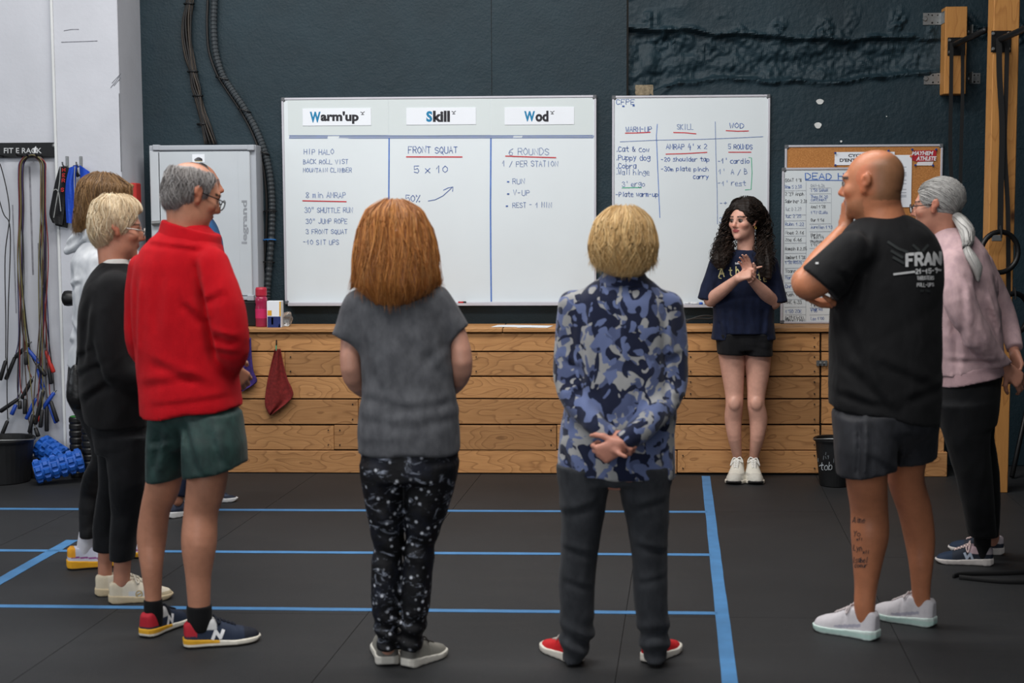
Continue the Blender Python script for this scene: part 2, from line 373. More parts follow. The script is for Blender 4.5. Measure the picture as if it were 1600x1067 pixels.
# back wall with the rough, half-chipped plaster band on its right upper part
def back_wall():
    from mathutils import noise as mn
    xL = P(150, 500, WY).x; xR = P(1780, 500, WY).x; H = 4.4
    xs_ = P(979, 60, WY).x
    mb = MB().box((xL, WY, 0), (xs_, WY+.12, H))            # smooth panelled left part
    wall = mk('wall_back', mb, M_WALL, kind='structure', label='dark teal painted wall')
    # right part: displaced grid
    z0 = 0; nx, nz = 290, 130
    zt = P(1200, -60, WY).z; zb = P(1200, 235, WY).z
    g = []
    def edge(x, base, amp, fr, seed): return base + amp*mn.noise(Vector((x*fr, seed, 0))) + amp*.5*mn.noise(Vector((x*fr*3.1, seed+7, 0)))
    for j in range(nz+1):
        row = []
        for i in range(nx+1):
            x = xs_+.012+(xR-xs_-.012)*i/nx; z = zb+(zt-zb)*j/nz
            dpx = (P(1200,0,WY).z-z)/((P(1200,0,WY).z-P(1200,100,WY).z)/100)      # height in picture units
            dx = (x-xs_)/((P(1100,60,WY).x-P(1000,60,WY).x)/100)+979
            top = edge(x, 56+max(0, (dx-1150))*.02-max(0, 1120-dx)*.16, 11, 1.7, 1.3)
            bot = edge(x, 127-max(0,(dx-1330))*.10+max(0,1060-dx)*.45, 12, 1.6, 4.1)
            inside = min(1, max(0, (dpx-top)/5))*min(1, max(0, (bot-dpx)/4))
            fade = min(1, max(0, (1475-dx)/40))
            n1 = mn.noise(Vector((x*2.2, z*5.5, 2))); n2 = mn.noise(Vector((x*9, z*12, 5))); n3 = mn.noise(Vector((x*34, z*34, 9)))
            ledge = math.exp(-((dpx-top)/5)**2)*.6+math.exp(-((dpx-bot)/5)**2)*.9
            y = WY - .002
            y += fade*inside*(.040+.045*n1+.026*n2+.008*n3)
            y -= fade*ledge*(.014+.030*max(0,n2)+.034*max(0, mn.noise(Vector((x*22, z*22, 1))))+.016*max(0, mn.noise(Vector((x*48, z*48, 1)))))
            rough2 = math.exp(-((dpx-52)/26)**2)*max(0, mn.noise(Vector((x*7, z*7, 21)))-.12)
            y -= .09*rough2*(.6+mn.noise(Vector((x*30, z*30, 3))))
            if dx < 1090 and dpx < 150:
                kk = min(1, (1090-dx)/60)
                y -= kk*.03*max(0, mn.noise(Vector((x*8, z*8, 33)))+.05)*(1+.8*n3)
            y += .0025*mn.noise(Vector((x*5, z*5, 12)))+.0012*n3
            if dpx > 136 and dx < 1215: y = max(y, WY-.012)
            row.append((x, y, z))
        g.append(row)
    mb = MB().sheet(g)
    mb.box((xs_+.012, WY+.0, 0), (xR, WY+.12, zb)); 
    mk('plaster', mb, M_WALL, wall, smooth=False, label='rough chipped plaster band of the dark wall')
    mk('bare_plaster_patch', MB().sheet([[(P(993+i*4+R.uniform(-1,1), 133+j*4+(R.uniform(-3,3) if j==0 else 0), WY).x, WY-.008-R.uniform(0,.008), P(993, 133+j*4, WY).z) for i in range(8)] for j in range(5)]), mat('bare_plaster', (150,136,112), .9, .3, 40), wall, label='pale bare plaster patch')
    fl = mat('filler_white', (214,216,214), .8)
    for cx, cy, rx, ry in ((1281,159,5.5,4),(1278,196,5.2,4.6),(1314,221,1.6,1.6),(1385,182,.9,.9)):
        c = P(cx, cy, WY); k = mpp(WY)
        mb = MB(); ring = [(c.x+math.cos(a)*rx*k*(1+.12*math.sin(3*a)), WY-.006, c.z+math.sin(a)*ry*k) for a in [2*math.pi*i/18 for i in range(18)]]
        ring2 = [(c.x+(p[0]-c.x)*1.08, WY+.004, c.z+(p[2]-c.z)*1.08) for p in ring]
        mb.add(ring+ring2, [tuple(range(18))]+[(i, i+18, (i+1)%18+18, (i+1)%18) for i in range(18)])
        mk('filler_spot', mb, fl, wall)
    # a cable line and a few paint flecks along the smooth part
    mk('wall_joint', MB().box((xs_, WY+.001, 2.0), (xs_+.012, WY+.1, H)), M_DARK, wall)
    xj = P(768, 80, WY).x
    mk('panel_joint', MB().box((xj-.0015, WY-.0012, P(768,148,WY).z), (xj+.0015, WY+.01, H)), M_DARK, wall)
    return wall
wall_back = back_wall()
# white pillar on the left, its side face turned to the room, and the slightly recessed white panel beside it
CYF = WY-.44
xa, xb = P(91, 300, CYF).x, P(191, 300, CYF).x
pil = MB().box((xa, CYF, 0), (xb, WY+.1, 4.4))
wl = mk('wall_left', pil, M_WHITE, kind='structure', label='white painted pillar', bevel=.004)
xe = P(221, 300, WY).x
mk('pillar_flank', MB().add([(xb+.001,CYF+.004,0),(xe,WY,0),(xe-.02,WY+.1,0),(xb-.01,CYF+.1,0),(xb+.001,CYF+.004,4.4),(xe,WY,4.4),(xe-.02,WY+.1,4.4),(xb-.01,CYF+.1,4.4)],
   [(0,1,5,4),(1,2,6,5),(4,5,6,7),(2,3,7,6),(3,0,4,7),(3,2,1,0)]), M_WHITE, wl)
mk('edge_strip', MB().box((P(87.5,300,CYF).x, CYF-.006, 0), (xa+.002, CYF+.05, 4.4)), M_WHITE2, wl, bevel=.002)
mk('pillar_joint', MB().box((xb-.004, CYF-.0015, P(190,268,CYF).z), (xb-.0005, CYF+.01, P(190,146,CYF).z)), M_GREYPL, wl)
# scuffs on the pillar
scf = mat('scuff_grey', (120,122,130), .8, .3, 60)
for pls in ([[(96,66),(125,65),(152,64)]], [[(173,137),(182,126),(189,115)],[(175,130),(187,117)],[(178,134),(189,121)]], [[(100,48),(112,46),(123,46)]]):
    mb = MB()
    for pl in pls: ribbon(mb, pl, 1.1, lambda x, y: P(x, y, CYF-.0012))
    mk('scuff_mark', mb, scf, wl)
w3 = mk('wall_side', MB().box((-9, CYF+.03, 0), (P(88,300,CYF+.03).x, WY+.1, 4.4)), M_WHITE, kind='structure', label='white panel wall behind the jump ropes')
gt = mat('grime', (150,150,158), .8, .2, 20)
for x0, x1, yy in ((46,49,300),(20,22,360),(60,63,420)):
    mk('grime_streak', MB().box((P(x0,yy,CYF+.03).x, CYF+.0292, P(0,yy+130,CYF).z), (P(x1,yy,CYF+.03).x, CYF+.031, P(0,yy-40,CYF).z)), gt, w3)
ceil = mk('ceiling', MB().box((-9, -2, 4.7), (9, WY+.3, 4.8)), mat('ceiling_grey', (120,122,126), .9), kind='structure', label='grey hall ceiling')
wr = mk('wall_right', MB().box((5.2, -2, 0), (5.3, WY+.3, 4.7)), M_WALL, kind='structure', label='dark wall on the right of the hall')
# blue floor tape
def tape(a, b, wa, wb, label):
    A, B = F(*a), F(*b); d = (B-A).normalized(); nrm = Vector((-d.y, d.x, 0))
    g = []
    N = 24
    for i in range(N+1):
        t = i/N; p = A.lerp(B, t); h = (wa+(wb-wa)*t)/2
        g.append([p+nrm*(h+R.uniform(-.0015,.0015))+Vector((0,0,.0005)), p-nrm*(h+R.uniform(-.0015,.0015))+Vector((0,0,.0005))])
    mk('floor_tape', MB().sheet(g, .0012, (0,0,1)), M_TAPE, label=label, cat='tape', group='blue tape lines on the gym floor')
tape((-120,794.6), (1106,800), .046, .046, 'blue tape line across the floor, the one nearest the timber counter')
tape((-120,859.4), (1111,867), .042, .042, 'blue tape line across the floor, the middle one of three')
tape((-120,945.8), (1121,958.5), .040, .040, 'blue tape line across the floor, the one farthest from the counter')
tape((1103,744), (1148,1130), .050, .052, 'blue tape strip running from the counter towards the viewer on the right')
tape((-60,942), (113,844), .060, .060, 'slanting blue tape strip at the left edge of the floor')
# ------------------------------------------------------------------ timber counter
cl, cr = P(222, 600, BF).x, P(1478, 600, BF).x
ctr = empty('timber_counter', ((cl+cr)/2, BF+.18, 0), 'long timber counter clad in pallet planks under the whiteboards', 'counter')
ztop = P(900, 513, BF).z
mk('carcass', MB().box((cl+.02, BF+.03, .0), (cr-.05, WY-.004, ztop-.03)), M_DARK, ctr)
rows = [(520.5,548.5,[222,560,905,1281.5]),(550.5,587,[222,445,735,1070,1281.5]),(589.5,622,[222,640,1070,1281.5]),
        (624.5,662,[222,560,1010,1281.5]),(665,702,[222,522,870,1281.5]),(704.5,738.5,[222,600,1058,1281.5])]
def plank(x0, y0, x1, y1, Y, name='plank', th=.028, m=None, par=None):
    a = P(x0, y1, Y); b = P(x1, y0, Y); yj = R.uniform(-.004,.003)
    return mk(name, MB().box((a.x+.002, BF+yj, max(a.z,.004)), (b.x-.002, BF+th, b.z)), m or M_WOOD, par or ctr, bevel=.003)
nail = mat('nail_dark', (45,34,26), .6)
for y0, y1, xs_ in rows:
    for x0, x1 in zip(xs_[:-1], xs_[1:]):
        pk = plank(x0, y0, x1, y1, BF)
        nb = MB()
        for xx in (x0+9, x1-9):
            for yy in (y0+7, y1-7):
                c = P(xx, yy, BF-.004); nb.lathe([(.0, -.0045),(.004,-.0042),(.0045,0)], (c.x, BF-.0045, c.z), (0,1,0), 8, False)
        mk('nail_head', nb, nail, pk, kind='stuff')
for y0, y1, _ in rows[:5]: plank(1283, y0, 1458, y1, BF)
plank(1283, 704.5, 1440, 738.5, BF)
a = P(1461, 706, BF); b = P(1477, 522, BF)
mk('end_post', MB().box((a.x, BF-.03, a.z), (b.x, BF+.05, ztop-.03)), M_WOOD, ctr, bevel=.003)
a = P(1420, 741, BF-.03); b = P(1480, 706, BF-.03)
mk('foot_block', MB().box((a.x, BF-.04, .0), (b.x, BF+.03, b.z)), M_WOOD, ctr, bevel=.004)
for x0, x1 in ((222,560),(560.5,785),(785.5,1118),(1118.5,1480)):
    a = P(x0, 519, BF-.02); b = P(x1, 519, BF-.02)
    mk('top_board', MB().box((a.x+.001, BF-.022+R.uniform(-.003,.003), P(900,519,BF-.02).z), (b.x-.001, WY-.002, ztop+.002)), M_TOPW, ctr, bevel=.003)
ZT = ztop+.002
# slide bolt on the counter's hatch
sb = MB(); c = P(1284, 567, BF)
sb.box((c.x-.033, BF-.012, c.z-.014), (c.x+.033, BF-.004, c.z+.014)); sb.tube([(c.x-.03,BF-.016,c.z),(c.x+.03,BF-.016,c.z)], .006, 8)
for q in (-.024,0,.022): sb.box((c.x+q-.005, BF-.024, c.z-.017), (c.x+q+.005, BF-.008, c.z+.017))
mk('slide_bolt', sb, M_STEEL, ctr, bevel=.001)
# ------------------------------------------------------------------ boards
def framed(name, x0, y0, x1, y1, Y, face, th=.02, fw_=.014, label='', cat='whiteboard', corner=True, tray=None):
    a = P(x0, y1, Y); b = P(x1, y0, Y); xl, xr, zb, zt = a.x, b.x, a.z, b.z
    root = empty(name, ((xl+xr)/2, Y+th, zb), label, cat)
    ZB = zb
    mk('panel', MB().box((xl+.004, Y+.006, zb+.004), (xr-.004, Y+th, zt-.004)), face, root)
    for lo, hi in (((xl,Y,zt-fw_),(xr,Y+th,zt)), ((xl,Y,zb),(xr,Y+th,zb+fw_)), ((xl,Y,zb+fw_),(xl+fw_,Y+th,zt-fw_)), ((xr-fw_,Y,zb+fw_),(xr,Y+th,zt-fw_))):
        mk('frame_rail', MB().box(lo, hi), M_ALU, root, bevel=.003)
    if corner:
        for cx in (xl, xr):
            for cz in (zb, zt):
                sx = 1 if cx == xl else -1; sz = 1 if cz == zb else -1
                c = Vector((cx+sx*.011, Y+th/2-.001, cz+sz*.011))
                mk('corner_cap', MB().box(c-Vector((.013,th/2+.001,.013)), c+Vector((.013,th/2,.013))), M_GREYPL, root, bevel=.005)
    if tray:
        t0 = P(tray[0], tray[2], Y); t1 = P(tray[1], tray[2], Y)
        mk('pen_tray', MB().box((t0.x, Y-.06, zb-.006), (t1.x, Y+.002, zb+.003)).box((t0.x, Y-.062, zb-.006), (t1.x, Y-.058, zb+.009)), M_ALU, root)
    return root, Y+.006-.0009
B1, y1w = framed('whiteboard', 445, 148.5, 932, 475.5, WY-.024, M_BOARD, label='wide three-column whiteboard with printed header cards', tray=(453,925,474))
# header strip of the big board is a separate, greyer panel
for x0, x1 in ((450.5,606.6),(607.6,766.6),(767.6,927)):
    a = P(x0, 212, y1w); b = P(x1, 153.5, y1w); mk('header_panel', MB().box((a.x, y1w-.0006, a.z), (b.x, y1w+.002, b.z)), M_BOARD2, B1)
Yi = y1w-.0012
def ln(name, pls, wd, m, par, Y): return ink(name, pls, wd, Y, m, par)
hat = []
for i in range(238):
    x = 452+i*2.0
    if 510 < x < 530 or 800 < x < 815: continue
    hat.append([(x, 215.6), (x+1.8, 211.9)])
ln('hatched_line', hat, .8, M_BLUEI, B1, Yi)
ln('hatched_line', [[(452,211.6),(690,212),(926,211.4)],[(452,216),(512,215.8)],[(545,216),(926,215.2)]], .8, M_PALEI, B1, Yi)
ln('column_line', [[(608,216),(607.4,320),(608,473)]], 2.0, M_BLUEL, B1, Yi)
ln('column_line', [[(767,216),(766.4,320),(766.8,400),(767.6,472)]], 2.2, M_BLUEL, B1, Yi)
def wr_(par, Y, text, x, y, cw, h, m, wd=.9, sl=0): return ink('handwriting', strokes(text, x, y, cw, h, sl), wd, Y, m, par)
for t, x, y, cw, h, m in (("HIP HALO",475,241,4.6,8,M_PALEI),("BACK ROLL VIST",474,256,3.9,7,M_PALEI),("MOUNTAIN CLIMBER",474,269,3.6,6.5,M_PALEI),
    ("8 min AMRAP",478,309,4.6,9,M_PALEI),('30" SHUTTLE RUN',476,332,3.9,8,M_PALEI),('30" JUMP ROPE',478,349,3.9,7.5,M_PALEI),('3 FRONT SQUAT',478,365,3.9,7,M_PALEI),('-10 SIT UPS',474,382,4,7.5,M_PALEI),
    ("FRONT SQUAT",638,239,5.4,10,M_BLUEI),("5 x 10",647,270,7.4,11,M_BLUEI),("50%",634,316,6,11,M_BLUEI),
    ("6 ROUNDS",795,242,6.2,10,M_PALEI),("1 / PER STATION",785,260,4.6,8.5,M_PALEI),("RUN",801,287,5,8,M_PALEI),("V-UP",802,305,5,8,M_PALEI),("REST - 1 MIN",801,324,4.1,8,M_PALEI)):
    wr_(B1, Yi, t, x, y, cw, h, m, 1.0 if m is M_BLUEI else .9)
ln('bullet_dots', [[(793,284),(795,284)],[(793,303),(795,303)],[(791,322),(793,322)]], 2.2, M_BLUEI, B1, Yi)
ln('arrow', [[(669,314),(680,312),(692,306),(703,296),(707,292)],[(693,297),(700,293.5),(708,292),(707,299)]], 1.0, M_BLUEI, B1, Yi)
ln('red_underline', [[(473,313.6),(505,314.3),(541,315)]], 1.7, M_REDI, B1, Yi)
ln('red_underline', [[(635,245),(722,245.2)]], 1.8, M_REDI, B1, Yi)
ln('red_underline', [[(790,243.8),(830,245.2),(868.5,246.3)]], 1.7, M_REDI, B1, Yi)
def card(x0, y0, x1, y1, first, rest, fr, rr, lab):
    Y = y1w-.004
    a = P(x0, y1, Y); b = P(x1, y0, Y)
    c = mk('header_card', MB().box((a.x, Y, a.z), (b.x, y1w-.0007, b.z)), M_PAPER, label=lab, cat='sign', group='printed header cards on the big whiteboard')
    print_text('lettering', first, fr, Y-.0006, M_PRBLUE, c, .045); print_text('lettering', rest, rr, Y-.0006, M_PRBLK, c, .045)
    x = rr[2]+3; yy = rr[1]
    ink('small_logo', [[(x,yy+1),(x+3,yy+2.5),(x+6,yy+.6)],[(x+3,yy+2.5),(x+3,yy+5)],[(x+1,yy+5),(x+5,yy+5)]], 1.1, Y-.0006, M_PRBLK, c)
card(473,169,579.5,196.5,'W',"arm'up",(484,174.5,501,191.5),(501,174,560.5,193.5),'white header card printed Warm\'up in blue and black')
card(635,168,743.5,195,'S','kill',(666,173.5,675.5,190.5),(676.5,173,703,190.5),'white header card printed Skill in blue and black')
card(788.5,167,897,195,'W','od',(819,173.5,836,189.8),(836.6,173,857,190.3),'white header card printed Wod in blue and black')
B2, y2w = framed('whiteboard', 956, 147.5, 1204, 478, WY-.024, M_BOARD, label='upright whiteboard with handwritten columns behind the curly-haired woman', tray=(1060,1120,477))
Yi = y2w-.0006
for t, x, y, cw, h, m in (("CFPE",963,163,5.6,8,M_BLUEI),("WARM-UP",978,206,4.4,8,M_BLUEI),("SKILL",1058,202.5,3.9,8.5,M_PALEI),("WOD",1140,200,6,8,M_BLUEI),
    (".Cat & cow",962,237,4.3,8,M_BLUEI),(".Puppy dog",962,250,4.3,8,M_BLUEI),(".Cobra",962,263,4.3,8,M_BLUEI),(".Wall hinge",962,273,4.1,8,M_PALEI),("3' ergo",972,291,4.2,8,M_PALEI),("-Plate warm-up",962,307,3.7,7.5,M_BLUEI),
    ("AMRAP 4' x 2",1041,233,4.4,8,M_BLUEI),("-20 shoulder tap",1033,252,3.7,6.5,M_BLUEI),("-30m plate pinch",1033,267,3.7,6.5,M_BLUEI),("carry",1083,279,3.7,6.5,M_BLUEI),
    ("5 ROUNDS",1138,233,3.7,7.5,M_BLUEI),("-1' cardio",1122,255,4,7.5,M_BLUEI),("1'  A / B",1123,272,4.4,8.5,M_PALEI),("-1' rest",1122,290,4.4,7.5,M_PALEI),("-+",1125,320,4.5,6,M_PALEI),("3",1124,348,5,8,M_PALEI)):
    wr_(B2, Yi, t, x, y, cw, h, m, 1.0)
ln('bullet_dots', [[(973,166),(975,166)],[(989,165),(991,165)]], 2.4, M_BLUEI, B2, Yi)
for pl in ([(977,208),(996,207.6),(1016,206.6)],[(1052.5,207),(1070,207.4),(1087.5,209)],[(1134.5,204),(1152,205),(1169.5,204.6)],[(1040.5,240.8),(1070,240),(1104.5,238)],[(1138.5,237.8),(1173.5,237.8)]):
    ln('red_underline', [pl], 1.5, M_REDI, B2, Yi)
ln('column_line', [[(969,221.5),(1026,219),(1100,217.5),(1150,215.5),(1192,213.5)]], 1.0, M_PALEI, B2, Yi)
ln('column_line', [[(1027,194),(1025.6,212),(1027.5,260),(1031,340)]], 1.1, M_BLUEL, B2, Yi)
ln('column_line', [[(1117.5,190),(1118.5,240),(1120.5,300),(1121,350)]], 1.0, M_PALEI, B2, Yi)
ln('green_bracket', [[(1170,246),(1174,246.5),(1175,270),(1173.5,296),(1164.5,296.6)]], 1.2, M_GRNI, B2, Yi)
ln('green_underline', [[(972,293.4),(1002,293)]], 1.4, M_GRNI, B2, Yi)
# cork board, its papers and pins
M_CORK = NT('cork'); v = M_CORK.coord(); M_CORK.base(M_CORK.ramp(M_CORK.noise(v, 160, 4, .7), [(.3, lin((150,96,48))),(.55, lin((184,124,66))),(.75, lin((205,150,92)))])); M_CORK.pr(.9); M_CORK = M_CORK.m
B3, y3w = framed('cork_board', 1224.5, 225, 1474, 420, WY-.024, M_CORK, label='aluminium-framed cork pinboard behind the bald man', cat='pinboard')
def sheet_on(name, x0, y0, x1, y1, Y, lab, cat='paper', m=None, group=None):
    a = P(x0, y1, Y); b = P(x1, y0, Y)
    return mk(name, MB().box((a.x, Y, a.z), (b.x, Y+.0012, b.z)), m or M_PAPER, label=lab, cat=cat, group=group)
pp = y3w-.003
n_ = sheet_on('paper_notice', 1304, 237, 1398, 258, pp, 'white paper notice headed in bold capitals behind the bald head')
print_text('lettering', 'CYCLE', (1325.5,240.5,1352,245.5), pp-.0006, M_PRBLK, n_, .03); print_text('lettering', "D'ENTRAINEMENT", (1312,247.5,1385,253), pp-.0006, M_PRBLK, n_, .03)
n_ = sheet_on('paper_sheet', 1352, 242, 1425, 324, pp-.0015, 'long white printed sheet hanging on the cork board')
ln('printed_lines', [[(1388,y),(1388+w_,y)] for y, w_ in ((261,28),(269.5,28),(272,28),(274.5,28),(281.5,28),(287,28),(291,20),(296,28),(301,28),(305,28),(307.5,28))], .9, M_GREYI, n_, pp-.0022)
m_red = mat('red_print', (176,34,48), .5, .05)
st = mk('red_sticker', MB().add([P(x,y,Y) for Y in (pp-.0012, pp) for x,y in ((1426,235),(1463.5,234.5),(1462,251),(1433,253),(1423,249))], [(0,1,2,3,4),(9,8,7,6,5)]+[(i,i+5,(i+1)%5+5,(i+1)%5) for i in range(5)]), m_red, label='red sticker with slanted white lettering pinned on the cork board', cat='sticker')
wpr = mat('white_print', (226,222,224), .5, .03)
print_text('lettering', 'MAYHEM', (1424.5,236,1458.5,242.6), pp-.002, wpr, st, .04, .25); print_text('lettering', 'ATHLETE', (1431.5,244.2,1463.5,251), pp-.002, wpr, st, .04, .25)
mk('white_bar', MB().add([P(x,y,pp-.0016) for x,y in ((1434,253),(1458.5,252.5),(1456.5,258.5),(1431,258.5))], [(0,1,2,3)]), wpr, st)
m_pin = mat('blue_pin', (38,66,140), .35)
for x, y, lab in ((1305,239,'at the upper left corner of the paper notice'),(1305,258,'at the lower left corner of the paper notice'),(1388,235.5,'above the long white sheet'),(1425,233.5,'at the upper left corner of the red sticker'),(1462.5,233.5,'at the upper right corner of the red sticker'),(1430,258,'under the left end of the red sticker'),(1457.5,258.5,'under the right end of the red sticker')):
    c = P(x, y, pp-.003); mk('push_pin', MB().lathe([(.0055,-.012),(.006,-.010),(.0035,-.007),(.0035,-.003),(.006,-.001),(.006,.001)], c, (0,1,0), 10), m_pin, smooth=False, label='small blue push pin '+lab, cat='pin', group='blue push pins on the cork board')
c = P(1423, 244, pp-.003); mk('push_pin', MB().lathe([(.0055,-.012),(.006,-.010),(.0035,-.007),(.0035,-.003),(.006,-.001),(.006,.001)], c, (0,1,0), 10), mat('orange_pin', (232,120,60), .35), label='single orange push pin beside the red sticker', cat='pin')
SBY = 511.5
while P(1300, SBY, WY-.058).z < ZT+.001: SBY -= .05
# dead-hang score board: stands on the counter, leaning on the wall
B4, y4w = framed('score_board', 1219.5, 261, 1404, SBY, WY-.058, M_BOARD, label='small whiteboard of names and times standing on the counter', cat='whiteboard')
Yi = y4w-.0006
wr_(B4, Yi, 'DEAD HANG', 1258.5, 280, 8.0, 9.5, M_BLUEL, 1.5); ln('underline', [[(1258.5,281.5),(1345,282)]], 1.3, M_BLUEL, B4, Yi)
L = [("GOAT 1'8",284,1),("Rom 5 2.50",294.5,0),("2'39 Anph",305.5,1),("Sabrina* 2.31",317,1),("luc D 2.29",329,2),("luc 2'25",340,0),("Rubn 1.22",352.5,0),("Noée 2.16",366,1),("Zoé 6.46",377,1),("Romain 8.2.05",391,1),("lambert 1'38",404.5,1),("1'50 ROSIE",412.5,0),("Yoann 1",426,1),("Martin",436,0),("Chris",450,0),("Tueh 1",462.5,1),("MAK 4.33",474.5,1),("1'50 ZOE",489,0),("1m39 Kiy(4)",499,1),("Manuel cinel",503,1)]
for t, y, k in L: wr_(B4, Yi, t.replace('é','e'), 1227, y, 2.1 if len(t) > 9 else 2.6, 5.2, (M_BLUEI,M_BLKI,M_GREYI)[k], .6)
for y in (298,336,345,357,369,380,396,408,419,430,442,456,468,480,492): ln('pencil_rule', [[(1226,y),(1259,y-.4)]], .5, M_GREYI, B4, Yi)
L = [("DAN-4.34",292,2),("1'50 SARAH",299.5,0),("Theo 01.20",309.5,0),("continent",314,0),("Axel 1'28",325,1),("1'17 CLARA",334,0),("Our 1'16",346,1),("Aurelien 1'13",357,0),("Marion",369,1),("1 min 14",373,1),("Photographie",380,1),("1'11",385,1),("Mo",400,1),("Clem",475,1),("1 min",479,1),("Charles",485,0),("1'00",488,0),("Leo 1'00",500,0)]
for t, y, k in L: wr_(B4, Yi, t, 1267, y, 2.1, 4.6, (M_BLUEI,M_BLKI,M_GREYI)[k], .58)
for y in (294,303,317,350,362,376,388,481,492): ln('pencil_rule', [[(1265,y),(1298,y-.4)]], .5, M_GREYI, B4, Yi)
ln('pencil_rule', [[(1259.5,284),(1259,505)],[(1299,294),(1299,390)]], .4, M_GREYI, B4, Yi)
# ------------------------------------------------------------------ electrical cabinet
M_CAB = mat('cabinet_grey', (190,196,201), .45, .03, 4); M_CAB2 = mat('cabinet_frame_grey', (168,173,180), .45, .03, 4)
cf = WY-.2
def pbox(x0, y0, x1, y1, ya, yb): a = P(x0, y1, ya); b = P(x1, y0, ya); return MB().box((a.x, ya, a.z), (b.x, yb, b.z))
a = P(238, 468, cf); b = P(390, 226, cf)
cab = empty('electrical_cabinet', ((a.x+b.x)/2, WY-.002, a.z), 'light grey wall-mounted electrical cabinet behind the man in red', 'cabinet')
xr_ = P(399, 300, WY-.1).x
mk('body', MB().box((a.x, cf+.012, a.z), (b.x+.035, WY-.002, b.z)), M_CAB2, cab, bevel=.006, seg=2)
mk('door', pbox(252, 236, 372, 462, cf-.004, cf+.02), M_CAB, cab, bevel=.004)
mk('side_panel', pbox(375, 236, 390, 462, cf-.004, cf+.02), M_CAB, cab, bevel=.004)
mk('side_panel', pbox(239, 236, 249.5, 462, cf-.004, cf+.02), M_CAB, cab, bevel=.004)
mk('top_cap', pbox(238, 226, 397, 235, cf-.012, cf+.03), M_CAB2, cab, bevel=.006, seg=2)
mk('bottom_cap', pbox(239, 463, 396, 469, cf-.012, cf+.03), M_CAB2, cab, bevel=.005, seg=2)
for x0 in (238, 386):
    for y0 in (226, 461): mk('corner_cap', pbox(x0, y0, x0+11, y0+9, cf-.014, cf+.02), M_CAB2, cab, bevel=.004)
c = P(238, 349, cf-.02); mk('door_lock', MB().tube([c, c+Vector((.05,0,.004))], .014, 12), M_STEEL, cab)
print_text('lettering', 'legrand', (377.5,313,388.5,381), cf-.0052, mat('logo_grey', (150,154,160), .5), cab, .03, rot=90)
a = P(300.5, 253.5, cf-.006); b = P(319.5, 241, cf-.006)
stk = mk('round_sticker', MB().box((a.x, cf-.006, a.z), (b.x, cf-.0042, b.z)), M_PAPER, label='small white sticker with a dark round emblem on the cabinet door', cat='sticker')
ink('emblem', [[(304+i*1.4, 249-3*math.sin(i*.35)), (304.8+i*1.4, 251)] for i in range(9)], 1.2, cf-.0068, M_PRBLK, stk); ink('emblem', [[(305,251.6),(316,251.6)]], .9, cf-.0069, mat('emblem_yellow', (170,150,60), .6), stk)
a = P(371, 471, WY-.22); b = P(400, 471, WY-.22); mk('black_case', MB().box((a.x, WY-.22, ZT+.001), (b.x, WY-.04, a.z)), M_BLACK, bevel=.006, label='black plastic case standing on the counter under the cabinet', cat='case')
# ------------------------------------------------------------------ cables
M_CAB_BLK = mat('cable_black', (32,30,29), .5, .2, 30); M_CAB_BRN = mat('cable_brown', (62,54,46), .5, .2, 30)
cb = empty('cable_bundle', P(330, 226, WY-.03), 'bundle of black and brown power cables running down to the cabinet', 'cables')
path = [(297,-40),(296,0),(292,30),(292,60),(296,90),(301,112),(306,135),(310,152),(315,175),(322,198),(330,225)]
for k in range(11):
    q = 2*math.pi*k/11; pts = []
    for i, (x, y) in enumerate(path):
        s_ = 1.0 if i in (1,5,7) else 1.35
        if i >= 8: s_ = 1.0+(i-8)*.45
        wob = math.sin(i*1.7+k)*1.0
        pts.append(P(x+math.cos(q)*4.6*s_+wob, y, WY-.03+math.sin(q)*.016))
    mk('cable', MB().tube(catmull(pts, 4), .0062, 7), M_CAB_BLK if k % 3 else M_CAB_BRN, cb, smooth=True)
for x, y in ((295.5,6),(301,112),(309,150),(316,194)):
    ring = [P(x+math.cos(t)*8, y+math.sin(t)*1.2, WY-.03+math.sin(t)*.026) for t in [2*math.pi*i/16 for i in range(17)]]
    mk('cable_tie', MB().tube(ring, .005, 6), M_BLACK, cb)
cdp = [(335,-40),(335,0),(334,40),(337,80),(347,115),(362,140),(381,168),(399,200),(412,232),(421,268),(425,310),(425,350),(422,400),(418,450),(417,480)]
cn = empty('corrugated_conduit', P(417, 480, WY-.03), 'dark corrugated conduit curving down beside the cabinet', 'conduit')
cp = catmull([P(x, y, WY-.03) for x, y in cdp], 26)
mk('conduit', MB().tube(cp, [.022 if (i//2) % 2 else .0185 for i in range(len(cp))], 10), mat('conduit_grey', (52,58,62), .5, .1), cn)
mk('side_cable', MB().tube(catmull([P(x-8.5-(2 if y < 100 else 0), y, WY-.016) for x, y in cdp], 6), .008, 8), M_CAB_BLK, cn, smooth=True)
for i, (x, y) in enumerate(((349,123),(384,173),(413,239),(424,330),(423,375),(421,410))):
    ring = [P(x-2+math.cos(t)*10, y+math.cos(t)*3*(1 if i < 3 else 0)+math.sin(t)*1, WY-.03+math.sin(t)*.03) for t in [2*math.pi*k/16 for k in range(17)]]
    mk('cable_tie', MB().tube(ring, .0042, 6), M_BLACK if i not in (4,) else mat('blue_tie', (40,110,180), .5), cn)
